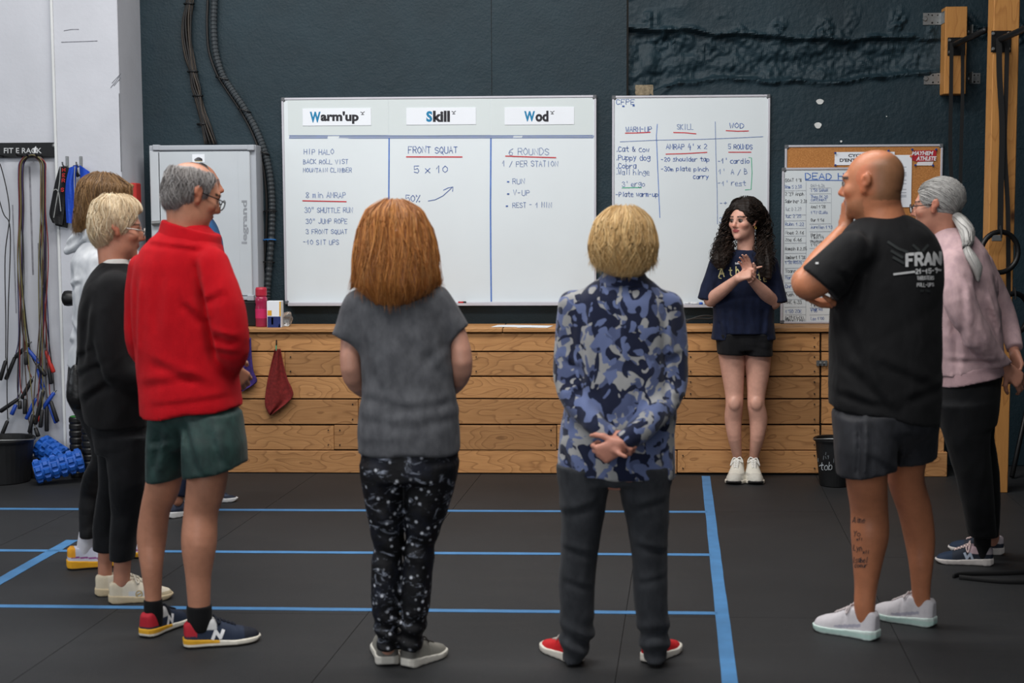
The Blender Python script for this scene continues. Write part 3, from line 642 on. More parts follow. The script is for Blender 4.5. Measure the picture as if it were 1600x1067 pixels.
# ------------------------------------------------------------------ implicit-surface modeller for people and clothes
def A3(v): return np.array((v[0], v[1], v[2]), dtype=np.float32)
class SDF:
    def __init__(s): s.ops = []; s.clips = []
    def put(s, fn, lo, hi, k=.0, op='add'): s.ops.append((op, fn, np.array(lo, float), np.array(hi, float), k)); return s
    def rc(s, a, b, ra, rb, k=.012, op='add', cap=False, capa=False):
        a, b = A3(a), A3(b); ba = b-a; L2 = float(ba@ba)+1e-12; nb = ba/math.sqrt(L2); L = math.sqrt(L2)
        m = max(ra, rb)
        def fn(X, Y, Z):
            dx, dy, dz = X-a[0], Y-a[1], Z-a[2]
            t0 = (dx*ba[0]+dy*ba[1]+dz*ba[2])/L2; t = np.clip(t0, 0, 1)
            if cap: t = np.clip(t0, 0, 1.5)
            d = np.sqrt((dx-t*ba[0])**2+(dy-t*ba[1])**2+(dz-t*ba[2])**2)-(ra+t*(rb-ra))
            if cap: d = np.maximum(d, (t0-1)*L)
            if capa: d = np.maximum(d, -t0*L)
            return d
        return s.put(fn, np.minimum(a, b)-m, np.maximum(a, b)+m, k, op)
    def chain(s, pts, k=.02, cap=False, sub=4):
        """a smooth tapering limb through (point, radius) stations"""
        C = np.array([[*p, r] for p, r in pts], float); q = np.concatenate([[2*C[0]-C[1]], C, [2*C[-1]-C[-2]]]); out = []
        for i in range(1, len(q)-2):
            a, b, c, d = q[i-1:i+3]
            for t in np.arange(sub)/sub: out.append(.5*(2*b+(c-a)*t+(2*a-5*b+4*c-d)*t*t+(3*b-a-3*c+d)*t**3))
        out.append(C[-1]); out = np.array(out); m = out[:,3].max()
        e = out[-1,:3]-out[-2,:3]; e /= np.linalg.norm(e); end = out[-1,:3]; rr = np.maximum(out[:,3], .003)
        def fn(X, Y, Z):
            ax = (X.ravel(), Y.ravel(), Z.ravel()); best = np.full((len(ax[0]), len(ax[1]), len(ax[2])), .36, np.float32); rad = np.zeros_like(best); mg = m+k+.03
            for i in range(len(out)-1):
                p, q_ = out[i,:3], out[i+1,:3]; lo, hi = np.minimum(p, q_)-mg, np.maximum(p, q_)+mg
                sl = tuple(slice(*np.searchsorted(ax[j], (lo[j], hi[j]))) for j in range(3))
                if any(u.stop <= u.start for u in sl): continue
                ba = q_-p; dx, dy, dz = X[sl[0]]-p[0], Y[:,sl[1]]-p[1], Z[:,:,sl[2]]-p[2]
                t = np.clip((dx*ba[0]+dy*ba[1]+dz*ba[2])/(ba@ba+1e-12), 0, 1)
                d2 = (dx-t*ba[0])**2+(dy-t*ba[1])**2+(dz-t*ba[2])**2; bs = best[sl]; w_ = d2 < bs
                bs[w_] = d2[w_]; rad[sl][w_] = (rr[i]+t*(rr[i+1]-rr[i]))[w_]
            D = np.sqrt(best)-rad
            if cap: D = np.maximum(D, np.where((X-end[0])**2+(Y-end[1])**2+(Z-end[2])**2 < (3*m)**2, (X-end[0])*e[0]+(Y-end[1])*e[1]+(Z-end[2])*e[2], -1))
            return D
        return s.put(fn, out[:,:3].min(0)-m, out[:,:3].max(0)+m, k)
    def ell(s, c, r, Rm=None, k=.015, op='add'):
        c = A3(c); r = A3(r); Rm = np.eye(3) if Rm is None else np.array(Rm); m = float(max(r))
        def fn(X, Y, Z):
            dx, dy, dz = X-c[0], Y-c[1], Z-c[2]
            q = [(dx*Rm[0][i]+dy*Rm[1][i]+dz*Rm[2][i]) for i in range(3)]
            k0 = np.sqrt((q[0]/r[0])**2+(q[1]/r[1])**2+(q[2]/r[2])**2)
            k1 = np.sqrt((q[0]/r[0]**2)**2+(q[1]/r[1]**2)**2+(q[2]/r[2]**2)**2)+1e-9
            return k0*(k0-1)/k1
        return s.put(fn, c-m, c+m, k, op)
    def loft(s, rings, k=.02, n=2.3, sm=.03, grow=0.0, op='add', edge=.006):
        """rings: (centre, half width x, half depth y)"""
        rings = sorted(rings, key=lambda q: q[0][2])
        z = np.array([q[0][2] for q in rings]); zz = np.linspace(z[0], z[-1], 240)
        cols = np.stack([np.interp(zz, z, [f(q) for q in rings]) for f in (lambda q: q[0][0], lambda q: q[0][1], lambda q: q[1], lambda q: q[2])], 1)
        wn = max(1, int(sm/((z[-1]-z[0])/240)))
        if wn > 1:
            ker = np.hanning(wn*2+3); ker /= ker.sum(); pad = len(ker)//2
            # odd-reflect padding keeps the ends in place
            e0 = 2*cols[:1]-cols[1:pad+1][::-1]; e1 = 2*cols[-1:]-cols[-pad-1:-1][::-1]
            cc = np.concatenate([e0, cols, e1]); cols = np.stack([np.convolve(cc[:,i], ker, 'valid') for i in range(4)], 1)
        def fn(X, Y, Z):
            zr = Z.reshape(-1); cx, cy, w_, d_ = [np.interp(zr, zz, cols[:,i]).reshape(1,1,-1).astype(np.float32) for i in range(4)]
            w_ = w_+grow; d_ = d_+grow
            q = ((np.abs(X-cx)/w_)**n+(np.abs(Y-cy)/d_)**n)**(1/n)
            d = (q-1)*np.minimum(w_, d_)
            return np.maximum(d, np.maximum(Z-z[-1]-grow, z[0]-Z))
        m = cols[:,2:].max()+grow
        lo = (cols[:,0].min()-m, cols[:,1].min()-m, z[0]); hi = (cols[:,0].max()+m, cols[:,1].max()+m, z[-1])
        return s.put(fn, lo, hi, k, op)
    def clip(s, fn): s.clips.append(fn); return s
    def build(s, h=.006, disp=None, smooth=1):
        lo = np.min([o[2] for o in s.ops if o[0] == 'add'], 0)-4*h; hi = np.max([o[3] for o in s.ops if o[0] == 'add'], 0)+4*h
        n = np.ceil((hi-lo)/h).astype(int)+1
        ax = [(lo[i]+h*np.arange(n[i])).astype(np.float32) for i in range(3)]
        D = np.full(n, .5, np.float32)
        for op, fn, a, b, k in s.ops:
            mg = k+4*h; i0 = np.clip(np.floor((a-mg-lo)/h).astype(int), 0, n-1); i1 = np.clip(np.ceil((b+mg-lo)/h).astype(int)+1, 1, n)
            if (i1 <= i0).any(): continue
            sl = tuple(slice(i0[i], i1[i]) for i in range(3))
            d = fn(ax[0][sl[0]].reshape(-1,1,1), ax[1][sl[1]].reshape(1,-1,1), ax[2][sl[2]].reshape(1,1,-1)).astype(np.float32)
            c = D[sl]
            if op == 'add':
                r = np.minimum(c, d)
                if k > 0: r -= np.maximum(k-np.abs(c-d), 0)**2/(4*k)
            else:
                d = -d; r = np.maximum(c, d)
                if k > 0: r += np.maximum(k-np.abs(c-d), 0)**2/(4*k)
            D[sl] = r
        X, Y, Z = ax[0].reshape(-1,1,1), ax[1].reshape(1,-1,1), ax[2].reshape(1,1,-1)
        if disp is not None:
            ii = np.nonzero(np.abs(D) < 5*h); p = np.stack([ax[j][ii[j]] for j in range(3)], 1)
            D[ii] += disp(p).astype(np.float32)
        for f in s.clips: D = np.maximum(D, f(X, Y, Z).astype(np.float32))
        return nets(D, lo, h, smooth)
def nets(D, lo, h, smooth=1):
    ins = (D < 0); u = ins.view(np.uint8)
    s = u[:-1,:-1,:-1]+u[1:,:-1,:-1]+u[:-1,1:,:-1]+u[1:,1:,:-1]+u[:-1,:-1,1:]+u[1:,:-1,1:]+u[:-1,1:,1:]+u[1:,1:,1:]
    act = (s > 0) & (s < 8); idx = np.argwhere(act); nv = len(idx)
    vid = np.full(act.shape, -1, np.int32); vid[act] = np.arange(nv, dtype=np.int32)
    co = [(i,j,k) for i in (0,1) for j in (0,1) for k in (0,1)]
    val = {c: D[idx[:,0]+c[0], idx[:,1]+c[1], idx[:,2]+c[2]] for c in co}
    acc = np.zeros((nv,3), np.float32); cnt = np.zeros(nv, np.float32)
    for a in co:
        for ax_ in range(3):
            if a[ax_]: continue
            b = list(a); b[ax_] = 1; b = tuple(b)
            d0, d1 = val[a], val[b]; m = (d0 < 0) != (d1 < 0)
            t = np.where(m, d0/np.where(m, d0-d1, 1), 0)
            pt = np.array(a, np.float32)[None].repeat(nv, 0); pt[:,ax_] += t
            acc += pt*m[:,None]; cnt += m
    V = (idx+acc/np.maximum(cnt,1)[:,None])*h+lo
    faces = []
    for ax_ in range(3):
        a = [slice(1,-1)]*3; b = [slice(1,-1)]*3; a[ax_] = slice(0,-1); b[ax_] = slice(1,None)
        i0, i1 = ins[tuple(a)], ins[tuple(b)]; e = np.argwhere(i0 != i1)
        fl = i0[tuple(e.T)]
        off = np.array([1,1,1]); off[ax_] = 0; e = e+off
        o1, o2 = (ax_+1) % 3, (ax_+2) % 3
        def vi(p, q):
            c = e.copy(); c[:,o1] -= p; c[:,o2] -= q; return vid[c[:,0], c[:,1], c[:,2]]
        q = np.stack([vi(1,1), vi(0,1), vi(0,0), vi(1,0)], 1)
        q[~fl] = q[~fl][:,::-1]; faces.append(q)
    Fc = np.concatenate(faces); Fc = Fc[(Fc >= 0).all(1)]
    for _ in range(smooth):
        E = np.concatenate([Fc[:,[0,1]], Fc[:,[1,2]], Fc[:,[2,3]], Fc[:,[3,0]]])
        cnt = np.bincount(E[:,0], minlength=nv).astype(np.float32)+np.bincount(E[:,1], minlength=nv)
        S_ = np.stack([np.bincount(E[:,0], V[E[:,1],i], nv)+np.bincount(E[:,1], V[E[:,0],i], nv) for i in range(3)], 1)
        V = V*.5+.5*S_/np.maximum(cnt,1)[:,None]
    return V.astype(np.float64), Fc
def folds(seed, amp, freq=22, aniso=(1,1,1.6), n=3):
    """wavy cloth creases: a sum of bent sine ridges"""
    g = np.random.default_rng(seed); ks = []
    for i in range(n):
        d = g.normal(size=3)*np.array(aniso); d /= np.linalg.norm(d); d2 = g.normal(size=3); d2 /= np.linalg.norm(d2)
        ks.append((d*freq*g.uniform(.6,1.6), g.uniform(0,6.3), d2*freq*.5, g.uniform(0,6.3)))
    def fn(p):
        o = np.zeros(len(p))
        for kk, ph, k2, p2 in ks:
            s = np.sin(p@kk+ph+1.6*np.sin(p@k2+p2)); o += (1-np.abs(s))**2*np.sin(p@k2*.7+ph)
        return -o*amp/math.sqrt(n)*1.3
    return fn
def colour(o, cols):
    at = o.data.color_attributes.new('Col', 'FLOAT_COLOR', 'POINT')
    at.data.foreach_set('color', np.concatenate([cols, np.ones((len(cols),1))], 1).astype(np.float32).ravel())
def attr_mat(name, rough=.6, spec=.35, bump=.2, bscale=180, var=.1, vscale=35, sheen=None):
    n = NT(name); at = n.node('ShaderNodeAttribute', attribute_name='Col'); v = n.coord()
    f = n.ramp(n.noise(v, vscale, 4, .6), [(.3,(1-var,)*3),(.7,(1+var*.3,)*3)])
    n.base(n.mix(1.0, at.outputs['Color'], f, 'MULTIPLY')); n.pr(rough, 0, spec, sheen)
    n.bump(n.noise(v, bscale, 2), bump, .002); return n.m
M_SKIN = attr_mat('skin', .42, .35, .25, 260, .13, 28)
M_SHOE = attr_mat('shoe_upper', .7, .3, .5, 500, .06, 60)
def hair_mat(name, cols, rough=.42, spec=.4):
    n = NT(name); g = n.node('ShaderNodeNewGeometry'); v = n.coord((1,1,.25))
    nz = n.noise(v, 16, 3, .6)
    f = n.math('ADD', n.math('MULTIPLY', g.outputs['Random Per Island'], .62), n.math('MULTIPLY', nz, .38))
    k = len(cols); n.base(n.ramp(f, [(i/(k-1)*.8+.1, lin(c)) for i, c in enumerate(cols)]))
    n.pr(rough, 0, spec); n.bump(n.noise(n.coord((1,1,.08)), 260, 2), .5, .002); return n.m
def obj_sdf(name, vf, m, parent, **kw): return mk(name, vf, m, parent, smooth=True, **kw)
class Head:
    def __init__(s, c, az, tilt=0, lean=0, sc_=1.0):
        """az: facing, degrees from 'away from the viewer' (+Y) towards +X; tilt: nod down; lean: ear to right shoulder"""
        a = math.radians(az); t = math.radians(tilt); l = math.radians(lean)
        f = Vector((math.sin(a), math.cos(a), 0)); u = Vector((0,0,1)); r = f.cross(u)
        f2 = f*math.cos(t)-u*math.sin(t); u2 = u*math.cos(t)+f*math.sin(t)
        u3 = u2*math.cos(l)+r*math.sin(l); r3 = f2.cross(u3)
        s.c = Vector(c); s.r, s.f, s.u, s.s = r3, f2, u3, sc_
        s.R = np.array([[r3[i], f2[i], u3[i]] for i in range(3)])
    def at(s, x, y, z): return s.c+(s.r*x+s.f*y+s.u*z)*s.s
    def loc(s, p): return ((p-np.array(s.c))@s.R)/s.s
    def build(s, S, fem=True, nose=1.0, ears=True):
        q = s.s; e = lambda c, r, k=.015, op='add': S.ell(s.at(*c), np.array(r)*q, s.R, k*q, op)
        rc = lambda a, b, ra, rb, k=.012, op='add': S.rc(s.at(*a), s.at(*b), ra*q, rb*q, k*q, op)
        e((0,-.015,.03), (.075,.096,.083)); e((0,.03,-.025), (.06,.060,.085), .03)
        e((0,.034,-.072), (.047 if fem else .053,.050,.042), .025); e((0,.076,-.097), (.018,.016,.016), .02)
        rc((-.036,.078,.022),(.036,.078,.022), .010 if fem else .013, .010 if fem else .013, .02)
        for sx in (-1,1):
            e((sx*.041,.062,-.022), (.022,.022,.02), .02)
            e((sx*.031,.103,.003), (.017,.016,.012), .016, 'sub')
            if ears:
                rc((sx*.076,-.004,.012),(sx*.073,.004,-.026), .014, .009, .008); e((sx*.083,-.012,.012), (.008,.016,.023), .006)
                e((sx*.091,-.002,.008), (.007,.009,.014), .004, 'sub')
        rc((0,.088,.008),(0,.108*nose,-.026), .008, .0115, .012)
        for sx in (-1,1): rc((sx*.006,.098,-.032),(sx*.013,.088,-.035), .0085, .0075, .007)
        e((0,.086,-.0535), (.022,.0125,.0055), .006); e((0,.085,-.0635), (.018,.0125,.006), .006)
        rc((-.03,.088,-.0585),(.03,.088,-.0585), .0, .0, .004, 'sub')
        return s
    def eyes(s, parent, iris=(70,52,36), lid=None):
        mw = mat('eye_white', (150,140,136), .25, .03); mi = mat('iris', iris, .2, .1)
        md = mat('lash_line', (28,20,18), .6)
        for sx in (-1,1):
            c = s.at(sx*.031,.0795,.002); e = mk('eye', MB().lathe([(.0125*math.sin(t)*s.s, -.0125*math.cos(t)*s.s) for t in [math.pi*i/10 for i in range(11)]], c, s.f, 16, False), mw, parent, smooth=True)
            mk('iris', MB().lathe([(.0,.0128*s.s),(.0082*s.s,.0110*s.s),(.0086*s.s,.008*s.s)], c, s.f, 14, False), mi, e)
            pts = [s.at(sx*.031+.0165*math.cos(t), .0905-.006*abs(math.cos(t))**2, .004+.0072*math.sin(t)) for t in [math.pi*i/8 for i in range(9)]]
            mk('lashes', MB().tube(pts, .0016*s.s, 5), md, e)
def skin_cols(V, base, heads=(), lip=(150,84,80), brow=(60,44,36), stub=None, blush=.12, sand=0):
    b = np.array(lin(base)); C = np.tile(b, (len(V),1))
    for H in heads:
        L = H.loc(V); x, y, z = np.abs(L[:,0]), L[:,1], L[:,2]
        near = (np.abs(L).max(1) < .14)
        m = near & (y > .078) & ((x/.024)**2+((z+.058)/.0105)**2 < 1); C[m] = lin(lip)
        m = near & (y > .05) & (np.abs(x-.033) < .021) & (np.abs(z-.0235-.004*np.cos((x-.03)*80)) < .0042); C[m] = lin(brow)
        m = near & (y > .05) & (((x-.031)/.019)**2+((z-.002)/.011)**2 < 1); C[m] *= .72
        m = near & (y > .05) & (((x-.042)/.022)**2+((z+.03)/.018)**2 < 1); C[m] *= np.array([1.06,.93,.9])
        m = near & ((x > .068) | ((y > .1) & (z < -.015))) ; C[m] *= np.array([1.05,.88,.84])
        if stub is not None:
            w_ = np.clip((-.02-y)*16+.35-(np.clip(z-.055,0,1))*22, 0, .8)*near*(z > -.06)
            C = C*(1-w_[:,None])+np.array(lin(stub))*w_[:,None]
            w_ = np.clip((-.045-z)*26, 0, .45)*near*(y > .01); C = C*(1-w_[:,None])+np.array(lin(stub))*w_[:,None]
    return C
def hand(S, wrist, d, n, side, curl=(.5,.55,.6,.65), thumb=.5, q=1.0, spread=.08, bend=(1,1,.8)):
    """wrist point, d: along the palm, n: out of the back of the hand, side: +1/-1 puts the thumb on d x n * side"""
    d = Vector(d).normalized(); n = Vector(n); n = (n-d*n.dot(d)).normalized(); lat = d.cross(n)*side; w = Vector(wrist)
    L = [(.043,.026,.021),(.047,.029,.022),(.044,.027,.021),(.034,.021,.018)]
    for i in range(4):
        off = .030-.0195*i; base = w+(d*(.088-.004*abs(i-1)-.004*(i == 3))+lat*off)*q
        S.rc(w+(lat*(.017-.0115*i)+d*.006)*q, base, .0145*q, .0112*q, .012)
        a = 0; p = base
        for j in range(3):
            a += curl[i]*bend[j]; dr = (d*math.cos(a)-n*math.sin(a)+lat*(spread*(1.5-i)*.5 if j == 0 else 0)).normalized()
            p2 = p+dr*L[i][j]*q; r0 = (.0098,.0088,.0078)[j]*(.9 if i == 3 else 1)*q; S.rc(p, p2, r0, r0*.9, .004); p = p2
    p = w+(d*.022+lat*.026)*q; S.rc(w+d*.01*q, p, .015*q, .014*q, .012)
    for j, (ln_, r0) in enumerate(((.042,.0125),(.032,.0105),(.025,.0092))):
        t = thumb*j; dr = (d*(.62+.25*j)+lat*(.72-.35*j)-n*(.35+t*.5)).normalized(); p2 = p+dr*ln_*q; S.rc(p, p2, r0*q, r0*.9*q, .006); p = p2
def strand_mesh(paths, rad, n=3):
    """many tapered strands -> one (verts, quads) block"""
    Vs, Fs = [], []; o = 0
    for pts, r in zip(paths, rad):
        m = len(pts)
        if m < 3: continue
        p = np.array([tuple(q) for q in pts]); t = np.gradient(p, axis=0); t /= np.linalg.norm(t, axis=1)[:,None]+1e-9
        ref = np.array([.3,.2,.93]) if abs(t[0,2]) < .8 else np.array([1.,.1,0]); a = np.cross(t, ref); a /= np.linalg.norm(a, axis=1)[:,None]+1e-9; b = np.cross(t, a)
        prof = np.sin(np.linspace(.55, math.pi-.12, m))*r
        ring = np.stack([p+(a*math.cos(2*math.pi*k/n)+b*math.sin(2*math.pi*k/n))*prof[:,None] for k in range(n)], 1).reshape(-1,3)
        i = np.arange(m-1)[:,None]*n; k = np.arange(n)[None]
        f = np.stack([i+k, i+(k+1) % n, i+n+(k+1) % n, i+n+k], 2).reshape(-1,4)+o
        Vs.append(ring); Fs.append(f); o += len(ring)
    return np.concatenate(Vs), np.concatenate(Fs)
def bvh_of(vf): return BVHTree.FromPolygons([tuple(v) for v in vf[0]], [tuple(map(int, f)) for f in vf[1]])
def comb(vf, H, n, zend, az=(0,360), seed=1, r=(.0018,.0034), wave=.06, wfreq=7, lift=.003, part=0.0, flick=.012, start=78, steps=9, axis=None, endjit=.03):
    """strands combed over the hair volume vf from the crown down to height zend (metres, function of azimuth or number)"""
    g = random.Random(seed); T = bvh_of(vf); paths, rad = [], []
    c = H.at(0,-.015,.02)
    for i in range(n):
        phi = math.radians(g.uniform(*az)); ph = g.uniform(0,6.3); lf = g.gauss(lift, .003); pts = []
        e0 = g.uniform(start*.55, start); ze = (zend(phi) if callable(zend) else zend)+g.gauss(0, endjit)
        zc = c.z
        for k in range(steps*2):
            a = phi+wave*math.sin(wfreq*k/steps+ph)*min(1,.1+k/steps)
            hd = H.r*math.sin(a)-H.f*math.cos(a); hd.z *= .3; hd.normalize()      # azimuth 0 = straight back
            if k < steps: e = math.radians(e0*(1-k/steps)); cc = c; dv = hd*math.cos(e)+Vector((0,0,1))*math.sin(e)
            else:
                if ze > zc-.01: break
                zq = zc-(zc-ze)*(k-steps+1)/steps; cc = Vector(axis(zq)) if axis else Vector((c.x, c.y, zq)); dv = hd
            hit = T.ray_cast(cc+dv*.5, -dv, .5)
            if hit[0] is None: break
            pts.append(hit[0]+dv*lf)
        if len(pts) < 4: continue
        e = (pts[-1]-pts[-2]); pts.append(pts[-1]+e.normalized()*flick+(pts[-1]-c).normalized()*flick*g.uniform(-.4,.9))
        paths.append(pts); rad.append(g.uniform(*r))
    return strand_mesh(paths, rad)
def locks(chains, n, seed=1, curl=0.0, turns=8, r=(.0015,.003), spread=1.0, segs=26):
    """strands following thick locks; chains: [(point, radius)...]; curl: helix radius"""
    g = random.Random(seed); paths, rad = [], []
    for ch, share in chains:
        pts = catmull([p for p, _ in ch], 8); rr = np.interp(np.linspace(0,1,len(pts)), np.linspace(0,1,len(ch)), [q for _, q in ch])
        for i in range(int(n*share)):
            a0 = g.uniform(0,6.3); q = math.sqrt(g.uniform(.05,1))*spread; s0 = g.uniform(0,.35); s1 = g.uniform(.72,1.0); ph = g.uniform(0,6.3); tn = turns*g.uniform(.7,1.3); out = []
            for k in range(segs):
                t = s0+(s1-s0)*k/(segs-1); j = min(len(pts)-2, int(t*(len(pts)-1))); fr = t*(len(pts)-1)-j
                p = pts[j].lerp(pts[j+1], fr); tv = (pts[j+1]-pts[j]).normalized(); a = tv.cross(Vector((0,1,.1))).normalized(); b = tv.cross(a)
                R_ = rr[j]*q; th = a0+.5*math.sin(t*3+ph)
                p = p+a*math.cos(th)*R_+b*math.sin(th)*R_
                if curl: w_ = 2*math.pi*tn*t+ph; cr = curl*min(1, .25+t*2); p = p+(a*math.cos(w_)+b*math.sin(w_))*cr
                out.append(p)
            paths.append(out); rad.append(g.uniform(*r))
    return strand_mesh(paths, rad)
def merge(*vfs):
    o = 0; V, Fc = [], []
    for v, f in vfs: V.append(v); Fc.append(f+o); o += len(v)
    return np.concatenate(V), np.concatenate(Fc)
def shoe(parent, heel, toe, side=1, cols=None, sole=(230,228,222), hgt=1.0, wid=1.0, logo=None, logo_col=(230,230,232), laces=(230,230,225), st=.028, name='shoe', midsole=None, low=False, lift=.0):
    """heel, toe: floor points. cols(s, x, z) -> colour array for the upper"""
    A, B = Vector(heel), Vector(toe); A.z = B.z = 0; d = (B-A); L = d.length; d.normalize(); rgt = Vector((d.y, -d.x, 0)); k = L/.28
    def W(p): return np.array(A)+p[:,1:2]*np.array(d)+p[:,0:1]*np.array(rgt)+p[:,2:3]*np.array([0,0,1])
    ss = np.array([0,.04,.12,.3,.5,.68,.82,.92,.97,1.0]); hw = np.array([.022,.033,.038,.037,.043,.050,.048,.039,.029,.014])*wid*k
    cv = np.array([0,0,0,.002,.004,.003,-.003,-.006,-.008,-.009])*side*k
    hs = np.array([0,.06,.15,.28,.38,.48,.6,.72,.85,.95,1.0]); ht = np.array([.086,.098,.096,.100,.104,.094,.078,.064,.055,.044,.026])*hgt*k
    def up(X, Y, Z):
        s_ = np.clip(Y/L, 0, 1); h_ = np.interp(s_.ravel(), ss, hw).reshape(s_.shape); t_ = np.interp(s_.ravel(), hs, ht).reshape(s_.shape); c_ = np.interp(s_.ravel(), ss, cv).reshape(s_.shape)
        taper = 1-.14*np.clip((Z-st)/.06,0,1)*(s_ < .5)
        nn = 2.5+4.5*np.clip((.46-s_)/.16,0,1); q = ((np.abs(X-c_)/(h_*taper))**nn+(np.clip(Z,0,9)/t_)**nn)**(1/nn)
        return np.maximum((q-1)*np.minimum(h_, t_), np.maximum(np.maximum(-Y, Y-L), -Z+st*.55))
    S = SDF(); S.put(up, (-.06*k,0,st*.5), (.065*k,L,.12*hgt*k), 0)
    # ankle opening: dipped collar
    S.ell((0,.205*L,.116*hgt*k), (.0295*k*wid,.050*k,.034*hgt*k), None, .004, 'sub')
    V, Fc = S.build(.0039, None, 1)
    s_ = V[:,1]/L; C = cols(s_, V[:,0]*side, V[:,2]/k) if cols else np.tile(lin((225,225,225)), (len(V),1))
    root = mk(name, (W(V)+np.array([0,0,lift]), Fc), M_SHOE, parent, smooth=True); colour(root, C)
    def so(X, Y, Z):
        s_ = np.clip(Y/L, 0, 1); h_ = np.interp(s_.ravel(), ss, hw).reshape(s_.shape)*1.06+.002; c_ = np.interp(s_.ravel(), ss, cv).reshape(s_.shape)
        fl = 1+.10*np.clip(Z/st,0,1)
        tz = st*(1.25-.45*np.clip(s_*1.6,0,1)); bz = .012*np.clip((s_-.8)/.2,0,1)**2+.006*np.clip((.06-s_)/.06,0,1)
        return np.maximum(np.maximum((np.abs(X-c_)-h_*(.94+.06*fl)), np.maximum(-Y-.004, Y-L-.004)), np.maximum(Z-tz, bz-Z))
    S = SDF(); S.put(so, (-.06*k,-.004,0), (.06*k,L+.004,st*1.3), 0); V, Fc = S.build(.0039, None, 1)
    o = mk('sole', (W(V)+np.array([0,0,.001+lift]), Fc), M_SHOE, root, smooth=True)
    C = np.tile(lin(sole), (len(V),1))
    if midsole: C = midsole(V[:,1]/L, V[:,0]*side, V[:,2]/st, C)
    colour(o, C)
    T = bvh_of((V, Fc)) if False else None
    Vu, Fu = S and None, None
    # laces: flat bows across the tongue
    if laces:
        ml = mat('lace', laces, .8, .05)
        tb = MB()
        def top(s0, x):
            h_ = np.interp(s0, hs, ht); w_ = np.interp(s0, ss, hw); c_ = np.interp(s0, ss, cv)
            return (max(0, 1-(abs(x-c_)/w_)**2.5))**(1/2.5)*h_
        wp = lambda x, s0, dz=.002: Vector(W(np.array([[x, s0*L, top(s0, x)+dz]]))[0])
        for i in range(5):
            s0 = .42+.052*i; w_ = (.017-.001*i)*k
            tb.tube([wp(-w_, s0), wp(-w_*.4, s0+.018, .0035), wp(w_*.4, s0+.03, .0035), wp(w_, s0+.045)], .0034*k, 6)
            tb.tube([wp(w_, s0), wp(w_*.4, s0+.018, .003), wp(-w_*.4, s0+.03, .003), wp(-w_, s0+.045)], .0034*k, 6)
        for sx in (-1,1):
            tb.tube(catmull([wp(0,.41,.004), wp(sx*.02*k,.40,.016), wp(sx*.034*k,.44,.012), wp(sx*.02*k,.47,.004), wp(0,.42,.005)], 5), .0034*k, 6)
        mk('lace', tb, ml, root, smooth=True, kind='stuff')
    if logo:
        SU = SDF(); SU.put(up, (-.06*k,0,st*.5), (.065*k,L,.12*hgt*k), 0); T = bvh_of(SU.build(.0045, None, 1)); lm = mat('shoe_logo', logo_col, .6, .03)
        for sx in (-1,1):
            mb = MB()
            def t3(u, v):
                h_ = T.ray_cast(Vector((sx*.3, u, v)), Vector((-sx,0,0)), .6)
                if h_[0] is None: return None
                q = h_[0]+Vector((sx*.0022,0,0)); return Vector(W(np.array([[q.x,q.y,q.z]]))[0])+Vector((0,0,lift))
            for pl, w_ in logo(k, L, sx): ribbon(mb, pl, w_, t3, dens=.006)
            if mb.v: mk('logo', mb, lm, root, kind='stuff')
    return root
def ank(f, heel, toe, t=.2): return F(heel[0]+(toe[0]-heel[0])*t, heel[1]+(toe[1]-heel[1])*t).y-f.Y
def project(name, pls, wd, vf_or_bvh, m, parent, off=.004, dens=3):
    """print on cloth: strokes (picture units) laid on the garment surface"""
    T = vf_or_bvh; mb = MB()
    def t3(x, y):
        d = ray(x, y).normalized(); h_ = T.ray_cast(CAM, d, 20)
        return None if h_[0] is None else h_[0]-d*off
    for pl in pls: ribbon(mb, pl, wd, t3, dens=dens)
    return mk(name, mb, m, parent, kind='stuff')
def creases(f, *segs):
    """single folds in the cloth: (x0, y0, x1, y1, depth, width) on the photo; a groove with a soft ridge beside it"""
    L = []
    for x0, y0, x1, y1, dp, wd in segs:
        a, b = f.q(x0, y0), f.q(x1, y1); L.append((a.x, a.z, b.x-a.x, b.z-a.z, dp, wd*f.k))
    def fn(p):
        o = np.zeros(len(p)); front = np.clip((f.Y+.06-p[:,1])/.05, 0, 1)
        for ax, az, dx, dz, dp, wd in L:
            l2 = dx*dx+dz*dz; px, pz = p[:,0]-ax, p[:,2]-az; t = np.clip((px*dx+pz*dz)/l2, 0, 1)
            qx, qz = px-t*dx, pz-t*dz; s_ = (px*-dz+pz*dx)/math.sqrt(l2)/wd; d2 = (qx*qx+qz*qz)/wd**2
            en = np.clip(np.minimum(t, 1-t)*5+.25, 0, 1)
            o += dp*en*(np.exp(-d2)-.65*np.exp(-(s_-1.7)**2)*(d2 < 16))
        return o*front
    return fn
